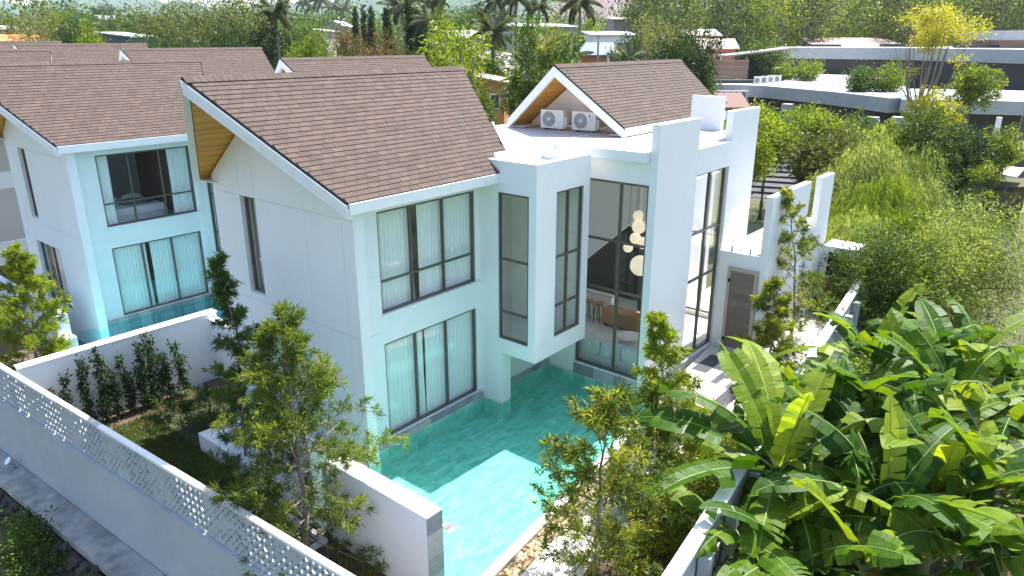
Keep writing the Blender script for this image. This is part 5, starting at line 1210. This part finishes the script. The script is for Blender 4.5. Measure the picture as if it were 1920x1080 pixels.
house('mauve walled house with a flat dark edge in the distance', 118.32, 66.59, radians(-40), 4.2, 4.2, 13.73+1.75-0.5, 0.5, mat_pur, mat_tin, 'lean', 0)
house('white house front with small openings below the mauve house', 96.09, 54.99, radians(-40), 7, 5, 10.87+1.75-0.6, 0.6, white, mat_tinw, 'lean', 4)
house('cream house with pale hip roof right of the orange house', 80.85, 41.61, radians(-20), 6.5, 5, 8.19+1.75-1.4, 1.4, mat_cream, mat_tin, 'gable', 2)
house('red brown house with white upper wall behind the bare trees', 105.79, 43.79, radians(-50), 5, 4, 11.20+1.75-1.0, 1.0, mat_red, mat_cream, 'lean', 1)
house('red brown house half hidden at the edge of the bare trees', 97.72, 37.45, radians(-50), 5, 5, 9.71+1.75-1.2, 1.2, mat_red, mat_pinkr, 'gable', 1)
house('long shed with pale pinkish roof above the second flat building', 134.99, 28.69, radians(-50), 15, 8, 9.92+1.75-1.4, 1.4, mat_cream, mat_pinkr, 'lean', 0)
house('house with bright orange tiled roof at the left picture edge', 17.66, 78.91, radians(10), 6, 5, 10.04+1.75-1.2, 1.2, mat_cream, mat_tile, 'gable', 2)
house('low white roofed shed at the far left edge', 33.29, 131.65, radians(10), 6, 5, 11.77+1.75-0.6, 0.6, mat_cream, mat_tinw, 'lean', 2)
house('white roofed shed glinting between bush and bamboo', 32.57, 84.11, radians(30), 5, 4, 10.43+1.75-0.5, 0.5, mat_blue, mat_tinw, 'lean', 0)
house('tiny white topped house far behind the left trees', 89.66, 228.24, radians(20), 6, 5, 16.45+1.75-1.2, 1.2, mat_cream, mat_tinw, 'gable', 2)
house('low shed with white roof right of the fan palm', 103.66, 140.58, radians(30), 8, 4, 12.08+1.75-0.6, 0.6, mat_cream, mat_tinw, 'lean', 2)
house('small cream house far beyond the cypress trees', 130.74, 170.26, radians(30), 7, 6, 14.82+1.75-1.5, 1.5, mat_cream, mat_tinw, 'gable', 2)
house('low white roofed house beneath the tall palms', 109.27, 79.66, radians(-20), 14, 5, 12.60+1.75-0.6, 0.6, mat_cream, mat_tinw, 'lean', 2)
house('small white house behind the coconut palm', 99.59, 90.96, radians(-20), 7, 5, 11.32+1.75-1.2, 1.2, mat_cream, mat_tinw, 'gable', 2)
# brown board fence with red roof behind it
fn = empty('board_fence', 'brown horizontal board fence left of the flat white roof', 'fence', (81.88, 28.82, 0), radians(-42))
for i in range(9): box('board', (-3.6, 3.6, -.04, .04, 4.2+i*.34, 4.2+i*.34+.31), fencewood_m, fn, .01)
for x in (-3.5, 0, 3.5): box('post', (x-.1, x+.1, .05, .2, -1.7, 7.4), fencewood_m, fn, .01)
house('low house with dark red gable roof in front of the board fence', 72.44, 25.41, radians(-42), 6, 5, 4.2, 1.2, mat_cream, simple('dark_red_roof', (0.17, 0.085, 0.07), .8), 'gable', 1)
cp_ = empty('carport', 'thin flat carport roof on slim poles left of the second flat building', 'carport', (87.15, 26.65, 0), radians(-48))
MB().prism([(-4.5, -2, 7.6), (4.5, -2, 8.6), (4.5, 2, 8.6), (-4.5, 2, 7.6)], (0, 0, .18)).build('roof', mat_tin, cp_)
for x in (-3.8, -1.8): box('pole', (x-.12, x+.12, -1.8, -1.56, -1.7, 7.6), mat_tin, cp_, .01)
# utility poles and wires
def pole(label, x, y, h, z=-1.75):
    r = empty('utility_pole', label, 'utility pole', (x, y, z), 0.6, 'utility poles')
    m = MB(); m.tube([(0,0,0),(0,0,h)], [.16,.11], 8); m.build('post', concrete_m, r)
    box('crossarm', (-1.1, 1.1, -.07, .07, h-.9, h-.75), concrete_m, r, .01)
    for x_ in (-.9, 0, .9): m = MB(); m.tube([(x_,0,h-.75),(x_,0,h-.5)], .06, 6); m.build('insulator', pvc_m, r)
    return r
pole('leaning concrete utility pole behind the left roofs', 17.41, 61.10, 9.7); pole('thick concrete pole beside the bamboo', 23.36, 58.65, 9.3); pole('slim pole between bamboo and fan palm', 32.02, 53.97, 9.5); pole('dark pole near the mauve house', 70.08, 39.97, 12.0); pole('pole at the orange house corner', 44.62, 22.25, 10.4)
wires = MB()
def wire(a, b, sag):
    a, b = Vector(a), Vector(b); wires.tube([a.lerp(b, i/10)-Vector((0, 0, sag*4*(i/10)*(1-i/10))) for i in range(11)], .025, 4, False)
pA, pB, pC, pD, pE = (17.41, 61.10, 7.1), (23.36, 58.65, 6.8), (32.02, 53.97, 7.0), (49.56, 49.11, 7.2), (10.31, 65.38, 7.2)
for dz in (0, .5):
    for a, b in ((pE, pA), (pA, pB), (pB, pC), (pC, pD)): wire((a[0], a[1], a[2]+dz), (b[0], b[1], b[2]+dz), .7)
wires.build('power_line', black_m, None, label='thin power lines strung between the utility poles', cat='power line')

# ------------------------------------------------------------ palms
def frond_mesh(rng, Ln, bend, leaf, fan=False):
    n = 26; pos = [Vector((0,0,0))]; ds = []
    for i in range(n):
        th = -bend*((i+1)/n)**1.3; d = Vector((cos(th), 0, sin(th))); ds.append(d); pos.append(pos[-1]+d*Ln/n)
    m = MB(); m.tube(pos[::2], [.035*(1-.8*i/13) for i in range(14)], 4, False)
    for i in range(3, n+1):
        t = i/n; w = Ln*.27*sin(pi*min(1, .12+t*.88))**.7
        for s in (1, -1):
            for k in range(2):
                d = ds[min(i, n-1)]; p = pos[i-1].lerp(pos[i], k*.5); m.tv = float(rng.random())*.9+.05
                dr = Vector((d.x*.55, s*.9, -.55-.35*rng.random()+d.z*.5)).normalized(); sd = dr.cross(Vector((0,0,1))).normalized()*.045*Ln/3
                q = p+dr*w*.5; e = p+dr*w+Vector((0,0,-w*.25)); m.add([p, q+sd, e, q-sd], [(0,1,2,3)])
    return m.mesh('frond', leaf)
fr_m = [frond_mesh(R_(500+i), 3.4, b, leaf_palm) for i, b in enumerate((.6, 1.0, 1.5, 2.0))]
def palm(label, x, y, h, nf, s, seed, lean=(0,0), z=-1.75, tr=.14, group='palms among the village houses'):
    rg_ = R_(seed); r = empty('palm_tree', label, 'palm', (x, y, z), 0, group); m = MB(); m.smooth = True
    top = Vector((lean[0], lean[1], h)); m.tube([(0,0,0), (lean[0]*.2, lean[1]*.2, h*.35), (lean[0]*.55, lean[1]*.55, h*.7), top], [tr*1.3, tr, tr*.9, tr*.85], 8); m.build('trunk', palebark_m, r)
    for i in range(nf):
        o = bpy.data.objects.new('frond', fr_m[min(3, int(4*i/nf))]); link(o, r); o.location = top; o.scale = (s*(.85+.3*rg_.random()),)*3
        o.rotation_euler = Euler((rg_.normal()*.15, -(1.25-1.55*i/nf), i*2.4+rg_.normal()*.2), 'XYZ')
    return r
palm('fan crowned palm standing alone right of the bamboo', 38.78, 61.51, 12.54+1.75, 26, .82, 1)
palm('coconut palm with thick crown behind the brown roof gap', 50.86, 40.52, 10.42+1.75, 22, .95, 2, tr=.22)
palm('tall coconut palm whose crown touches the picture top, left of two', 58.63, 43.72, 14.26+1.75, 18, .9, 3)
palm('tall coconut palm with brownish crown, right of two', 59.71, 35.67, 13.39+1.75, 20, .9, 4, tr=.16)
palm('palm crown at the picture top above the cypresses', 57.76, 56.49, 13.92+1.75, 20, .75, 5)
palm('dark palm between the cypress trees', 57.79, 61.95, 13.70+1.75, 20, .95, 6)
palm('tall palm at the picture top behind the coconut palm', 81.29, 66.48, 15.49+1.75, 16, 1.0, 7)
palm('slim palm with small crown above the white house', 77.64, 55.17, 14.15+1.75, 16, .9, 8)
palm('palm with drooping fronds beside the light tall trees', 46.42, 45.20, 11.35+1.75, 18, .85, 9)
palm('short palm fronds in front of the orange house', 32.91, 18.15, 8.34+1.75, 14, .55, 10)
palm('short palm right of the orange house wall', 40.38, 17.71, 8.36+1.75, 14, .5, 11)
# ------------------------------------------------------------ background trees
cy = []
for i in range(3):
    lob = [(0.05*rs.normal(), 0.05*rs.normal(), 1.0+1.1*k, .95-.10*k, .95-.10*k, .9) for k in range(8)]
    cy.append((trunk_mb(rs, 3, .12, .08, 0, 1, .5, 1).mesh('trunk', bark_m), cloud_mesh('crown', R_(520+i), lob, 620, .34, .15, leaf_dark, .6, per=14, clump=.2, updir=1.0)))
cl = ['dark pointed cypress, leftmost small one', 'dark pointed cypress, second small one', 'dark cypress third from the left, short', 'tall dark cypress left of the dark palm', 'tallest dark cypress beside the dark palm', 'dark cypress at the right end of the group', 'broad dark cypress between the tall two']
for i, (x, y, h, w) in enumerate(((58.20, 72.11, 13.71, .95), (59.10, 71.38, 13.58, .95), (58.55, 69.24, 13.78, .95), (45.81, 51.19, 12.71, 1.05), (46.25, 48.11, 13.18, 1.1), (47.20, 47.22, 12.55, 1.05), (48.16, 49.07, 13.16, 1.0))):
    plant_tree('cypress', cy[i % 3], cl[i], 'cypress', (x, y, -1.75), (w, w, (h+1.75)/9.6), i, 'dark cypresses behind the roofs')
# bamboo clump
def bamboo(rng, h, cr, nc, leaf, n=260):
    m = MB(); m.smooth = True; lob = []
    for i in range(nc):
        a = i*2.4; r0 = cr*.22*sqrt((i+.5)/nc); r1 = cr*(.3+.7*sqrt((i+.5)/nc)); hh = h*(.70+.32*rng.random())
        p = [(cos(a)*r0, sin(a)*r0, 0), (cos(a)*(r0*1.3), sin(a)*(r0*1.3), hh*.5), (cos(a)*(r0+r1)*.5, sin(a)*(r0+r1)*.5, hh*.85), (cos(a)*r1, sin(a)*r1, hh)]
        m.tube(p, [.06, .055, .04, .015], 4, False)
        lob.append((p[3][0], p[3][1], hh*.97, cr*.22, cr*.22, h*.09)); lob.append((p[2][0], p[2][1], hh*.78, cr*.2, cr*.2, h*.10))
        if i % 2: lob.append((cos(a)*(r0+r1)*.35, sin(a)*(r0+r1)*.35, hh*.52, cr*.18, cr*.18, h*.09))
    return m.mesh('trunk', palebark_m), cloud_mesh('crown', rng, lob, n, .40, .09, leaf, .2, per=22, clump=.42, updir=-.1)
plant_tree('bamboo_clump', bamboo(R_(540), 13.83+1.75, 5.6, 40, leaf_olive, 700), 'huge bamboo clump with pale stems behind the third roof', 'bamboo', (30.10, 62.00, -1.75))
plant_tree('bamboo_clump', bamboo(R_(541), 10.19+1.75, 1.6, 20, leaf_mid, 300), 'tall dark bamboo rising left of the second gable', 'bamboo', (20.74, 11.05, -1.75))
plant_tree('bamboo_clump', bamboo(R_(542), 10.56+1.75, 1.9, 14, leaf_yg, 170), 'thin light bamboo spray behind the end of the front ridge', 'bamboo', (25.24, 21.12, -1.75))
lowb = [('leafy bush at the left foot of the second gable', 15.74, 9.28, 5.6, 1.6, 3.6, leaf_mid), ('feathery bush beside the flat roof left of the gable', 16.11, 10.38, 4.8, 1.5, 3.0, leaf_feather)]
for i, (lbl, x, y, h, cr, ch, lf) in enumerate(lowb):
    plant_tree('leafy_bush', mk(550+i, h, cr, ch, 320, .24, .07, lf, per=24, clump=.2), lbl, 'shrub', (x, y, -1.75), 1, 0, 'bushes left of the second gable')
# named mid-distance trees: label, px/dist, crown top height, radius, crown depth, leaf
protos = {}
for k, (lf, n, ll, lw, per, shell) in dict(light=(leaf_yg, 495, .34, .13, 20, .45), mid=(leaf_mid, 540, .34, .14, 20, .5), dark=(leaf_dark, 540, .34, .15, 20, .5), brown=(leaf_brown, 450, .30, .12, 18, .4), dry=(leaf_dry, 450, .26, .07, 18, .3), yellow=(leaf_yellow, 420, .30, .12, 18, .4), olive=(leaf_olive, 510, .32, .11, 20, .45)).items():
    for v in range(2):
        protos[k, v] = broad_tree(R_(600+len(protos)*7+v), 10, 3.6, 7.4, n, ll, lw, lf, nl=8, per=per, shell=shell, clump=.17, trunk_h=.4)
def bg_tree(lbl, x, y, top, r, kind_, v=0, rz=0.0, group=None, name='tree', z=-1.75, cat='tree'):
    return plant_tree(name, protos[kind_, v], lbl, cat, (x, y, z), (r/3.6, r/3.6, (top-z)/10.0), rz, group)
gm_ = 'trees among the village houses'
for i, (lbl, x, y, top, r, k) in enumerate((
    ('pale yellowish loose tree at the upper left', 20.80, 77.92, 13.48, 4.6, 'dry'), ('bright green bush right of the pale loose tree', 24.07, 82.08, 12.28, 3.2, 'light'),
    ('dark green bush at the leaning pole', 20.84, 70.49, 10.98, 2.2, 'dark'), ('mid green bush right of the leaning pole', 20.80, 66.24, 11.12, 2.6, 'light'), ('orange flecked bush left of the white roofed shed', 26.35, 76.95, 11.46, 2.4, 'brown'),
    ('low green bush before the white roofed shed', 20.92, 57.55, 9.67, 2.2, 'olive'), ('dark tree behind the white roofed shed', 52.45, 124.51, 14.15, 5.4, 'mid'), ('rounded tree behind the tiny white house', 72.86, 181.07, 16.14, 8, 'mid'),
    ('dark shrubs under the bamboo, left', 22.38, 52.47, 9.75, 3.0, 'dark'), ('dark shrubs under the bamboo, right', 26.95, 50.02, 9.85, 2.6, 'dark'), ('dark tree between bamboo and fan palm', 37.94, 64.41, 11.48, 3.0, 'dark'),
    ('light green bush right of the fan palm', 32.14, 46.68, 10.40, 2.6, 'light'), ('light green bush above the third villa roof end', 34.67, 47.32, 10.05, 2.4, 'light'), ('pale green tree behind the light bushes', 70.20, 103.04, 13.61, 5.5, 'mid'),
    ('reddish brown tree left of the cypresses', 42.62, 53.84, 11.84, 2.8, 'brown'), ('brown bush below the small cypresses', 35.24, 41.80, 10.21, 2.6, 'brown'), ('olive bush at the roof edge under the reddish tree', 30.08, 38.25, 9.66, 2.2, 'olive'),
    ('brownish bush below the tall cypress', 34.23, 37.41, 10.18, 2.6, 'brown'), ('olive brown bush left of the thin bamboo', 35.74, 36.04, 9.41, 2.2, 'olive'), ('tall light tree behind the thin bamboo', 42.32, 37.98, 11.83, 2.6, 'light'),
    ('airy light tree right of the cypresses', 61.83, 58.08, 13.34, 3.4, 'light'), ('green bush behind the tin roofs', 48.67, 39.98, 8.75, 2.8, 'light'), ('bush in front of the low rusty roof', 25.98, 20.34, 7.53, 1.6, 'mid'),
    ('bright tree tops above the tall bamboo', 57.79, 38.32, 11.88, 2.4, 'yellow'), ('airy yellow green tree under the brownish palm', 86.04, 57.31, 13.72, 3.2, 'light'), ('light green tree behind the orange house', 96.98, 59.12, 11.23, 3.0, 'light'),
    ('bright small tree right of the orange house', 73.89, 39.57, 9.31, 1.6, 'yellow'), ('dark bush before the white house front', 62.96, 30.61, 9.79, 2.4, 'dark'), ('grey brown bare tree left of the red houses', 65.70, 29.85, 12.67, 4.2, 'dry'),
    ('pale airy tree beside the grey brown tree', 75.44, 32.87, 13.74, 4.4, 'olive'), ('dense dark round tree behind the second ridge', 53.06, 19.55, 10.21, 3.2, 'dark'), ('dense green lower half of the tree by the board fence', 55.48, 19.18, 8.84, 2.4, 'mid'),
    ('green tree behind the carport', 100.68, 30.49, 10.30, 4.0, 'mid'), ('dark bush under the carport roof', 87.02, 26.96, 7.99, 2.6, 'dark'))):
    bg_tree(lbl, x, y, top, r, k, i % 2, i*1.3, gm_)
# the airy wood behind the flat roofed buildings: countable trunks in front, the rest of the wood behind
airy = []
for i in range(4):
    lf = [leaf_olive, leaf_yg, leaf_mid, leaf_yg][i]
    lobes = [(cos(k*2.4)*1.5, sin(k*2.4)*1.5, 5.0+k*.75, 1.3, 1.3, 1.0) for k in range(8)]
    tb_ = trunk_mb(R_(700+i), 10.5, .15, .04, 12, 2.0, .3, .95, rise=1.2)
    airy.append((tb_.mesh('trunk', palebark_m), cloud_mesh('crown', R_(710+i), lobes, 170, .32, .13, lf, .25, per=14, clump=.3)))
rw_ = random.Random(6)
ordn = 'first second third fourth fifth sixth seventh eighth ninth tenth eleventh twelfth thirteenth fourteenth fifteenth sixteenth seventeenth eighteenth nineteenth twentieth twenty-first twenty-second'.split()
WP = [(109.67, 57.70), (114.70, 56.97), (110.94, 51.31), (115.92, 50.36), (121.82, 49.67), (116.76, 43.90), (121.64, 42.68), (130.24, 42.77), (125.75, 37.71), (130.55, 36.17), (135.32, 34.50), (143.90, 33.85), (149.61, 32.13), (145.60, 27.75), (144.40, 24.30), (143.11, 20.96), (147.62, 18.91), (152.09, 16.76), (156.53, 14.52), (158.95, 11.91), (155.37, 8.53), (159.67, 6.21),
      (138.25, 72.21), (145.42, 71.65), (150.85, 69.93), (145.46, 62.82), (152.55, 61.85), (159.65, 60.64), (153.77, 53.94), (158.89, 51.86), (165.86, 50.30), (163.33, 45.38), (172.11, 44.21), (177.05, 41.66), (180.01, 38.48), (175.13, 33.35), (174.01, 29.39), (180.64, 27.17), (185.26, 24.42), (187.85, 21.25), (192.37, 18.37), (190.88, 14.62), (195.28, 11.71), (194.65, 8.23)]
for i, (x, y) in enumerate(WP):
    s = (1.5+.35*rw_.random())*(1 if i < 22 else 1.18)
    plant_tree('wood_tree', airy[(i*3+i//5) % 4], '%s airy tree from the left in the %s row of the wood' % (ordn[i % 22], 'front' if i < 22 else 'back'), 'tree', (x, y, -1.75), (s, s, s*1.12), i*1.7, 'airy trees of the wood behind the buildings')
def scatter_mass(name, label, pts, n, ll, lw, leaf, seed, per=14):
    lobes = [(x, y, z, r, r, h) for x, y, z, r, h in pts]
    me = cloud_mesh(name, R_(seed), lobes, n, ll, lw, leaf, .6, per=per, clump=.16); return mesh_obj(name, me, kind='stuff', label=label)
rf = random.Random(12)
def belt(p0, p1, n, top, spread, r):
    out = []
    for i in range(n):
        t = (i+rf.random())/n; x = p0[0]+(p1[0]-p0[0])*t+rf.gauss(0, spread); y = p0[1]+(p1[1]-p0[1])*t+rf.gauss(0, spread)
        h = top*(.62+.45*rf.random()); out.append((x, y, h*.5-1.0, r*(.7+.6*rf.random()), h*.5))
    return out
scatter_mass('far_wood', 'far green wood behind the village', belt((49.61, 220.48), (152.32, 151.44), 90, 18, 22, 7), 5200, 1.0, .5, leaf_mid, 801, 12)
scatter_mass('far_wood', 'paler far wood below the hills', belt((93.81, 394.97), (316.37, 183.58), 120, 24, 40, 10), 6000, 1.4, .75, leaf_mid, 802, 12)
scatter_mass('far_wood', 'far wood behind the airy trees', belt((187.80, 106.31), (225.17, 3.09), 70, 23, 14, 8), 6000, .9, .45, leaf_mid, 803, 12)
scatter_mass('far_wood', 'middle wood between houses', belt((106.76, 112.01), (133.23, 70.89), 34, 11, 12, 5), 2000, .7, .35, leaf_mid, 804, 12)
# single far trees that stand out above the wood, and far palms
sg = [(48.89, 179.16, 15.89, 5, 'mid'), (71.45, 203.17, 18.41, 7, 'mid'), (103.98, 265.60, 20.92, 4, 'dark'), (101.12, 223.20, 16.61, 8, 'mid'), (143.91, 197.87, 19.06, 8, 'mid'), (122.40, 110.49, 16.57, 6, 'mid'), (169.14, 148.28, 20.44, 9, 'dark'), (123.37, 77.21, 13.72, 5, 'light'), (178.61, 102.19, 18.33, 3.2, 'dark'), (32.74, 121.36, 13.11, 4, 'mid')]
sl2 = ['rounded tree at the far left skyline', 'broad tree breaking the left skyline', 'thin dark tree alone on the left skyline', 'green tree left of the bamboo on the skyline', 'far tree behind the fan palm', 'far green tree left of the coconut palm', 'dark far tree top behind the coconut palm', 'pale far tree between the palms and the mauve house', 'small dark conical tree above the mauve house', 'green tree behind the white shed at far left']
for i, (x, y, top, r, k) in enumerate(sg): bg_tree(sl2[i], x, y, top, r, k, i % 2, i, 'single far trees on the skyline')
for i, (x, y, h) in enumerate(((180.78, 257.56, 26), (189.26, 263.80, 24), (186.57, 253.39, 27), (199.13, 262.72, 25), (193.55, 248.09, 24))):
    palm('%s far coconut palm from the left in the row on the horizon' % ordn[i], x, y, h, 12, 1.7, 60+i, tr=.25, group='far coconut palms on the horizon')
# hills
def hill(name, cpts, depth, mat, seed):
    """ridge line points (x, y, top z); the hill falls to the plain on both sides"""
    rg_ = random.Random(seed); m = MB(); m.smooth = True; rows = 9; vs = []
    pts = []
    for (a, b) in zip(cpts[:-1], cpts[1:]):
        for k in range(10): pts.append(tuple(a[q]+(b[q]-a[q])*k/10 for q in range(3)))
    pts.append(cpts[-1]); n = len(pts); c0 = Vector((-9, -12, 0))
    for i, p in enumerate(pts):
        d = Vector((p[0], p[1], 0))-c0; d.normalize(); j = 1+.06*rg_.gauss(0, 1)
        for r in range(rows):
            u = r/(rows-1)*2-1; h = (1-u*u)**1.2; q = Vector((p[0], p[1], 0))+d*u*depth
            vs.append((q.x, q.y, -1.9+(p[2]+1.9)*h*j*(1+.05*rg_.gauss(0, 1)*(abs(u) < .8))))
    fs = [(i*rows+r, (i+1)*rows+r, (i+1)*rows+r+1, i*rows+r+1) for i in range(n-1) for r in range(rows-1)]
    m.add(vs, fs); return m.build(name, mat, None, kind='structure')
hill_m = simple('forested_hill', (0.045, 0.085, 0.045), .95, var=.4, nscale=.02, bmp=.6, bscale=.05)
mauve_m = simple('bare_plantation_slope', (0.20, 0.15, 0.14), .95, var=.35, nscale=.06, bmp=.5, bscale=.4)
hill('hill', [(272.41, 2270.51, 70.18), (552.76, 2218.08, 98.27), (718.49, 2169.63, 95.37), (800.20, 2140.65, 125.40), (1029.53, 2039.84, 121.14), (1133.11, 1984.03, 84.75)], 420, hill_m, 3)
hill('hill', [(743.26, 1285.36, 55.08), (847.90, 1218.74, 76.79), (949.85, 1141.07, 91.31), (1047.18, 1052.61, 105.60), (1169.64, 915.20, 111.69), (1307.98, 705.25, 119.07), (1430.86, 407.15, 120.55), (1489.83, 37.75, 97.75)], 420, hill_m, 5)
hill('hill', [(401.73, 306.30, 21.68), (416.33, 286.51, 41.62), (435.33, 257.40, 47.86), (468.99, 191.80, 49.79), (509.07, 28.48, 43.86)], 110, mauve_m, 6)
# haze: one even body of air round everything
hz = MB(); hz.box(-3200, 3600, -3200, 3600, -9.0, 175.0)
hm_, nt, out = new_mat('thin_air_haze'); vol = nt.nodes.new('ShaderNodeVolumePrincipled'); vol.inputs['Color'].default_value = (.80, .88, 1.0, 1); vol.inputs['Density'].default_value = 0.00012; vol.inputs['Anisotropy'].default_value = .2
L(nt, vol.outputs[0], out.inputs['Volume'])
hz.build('haze', hm_, None, kind='stuff')
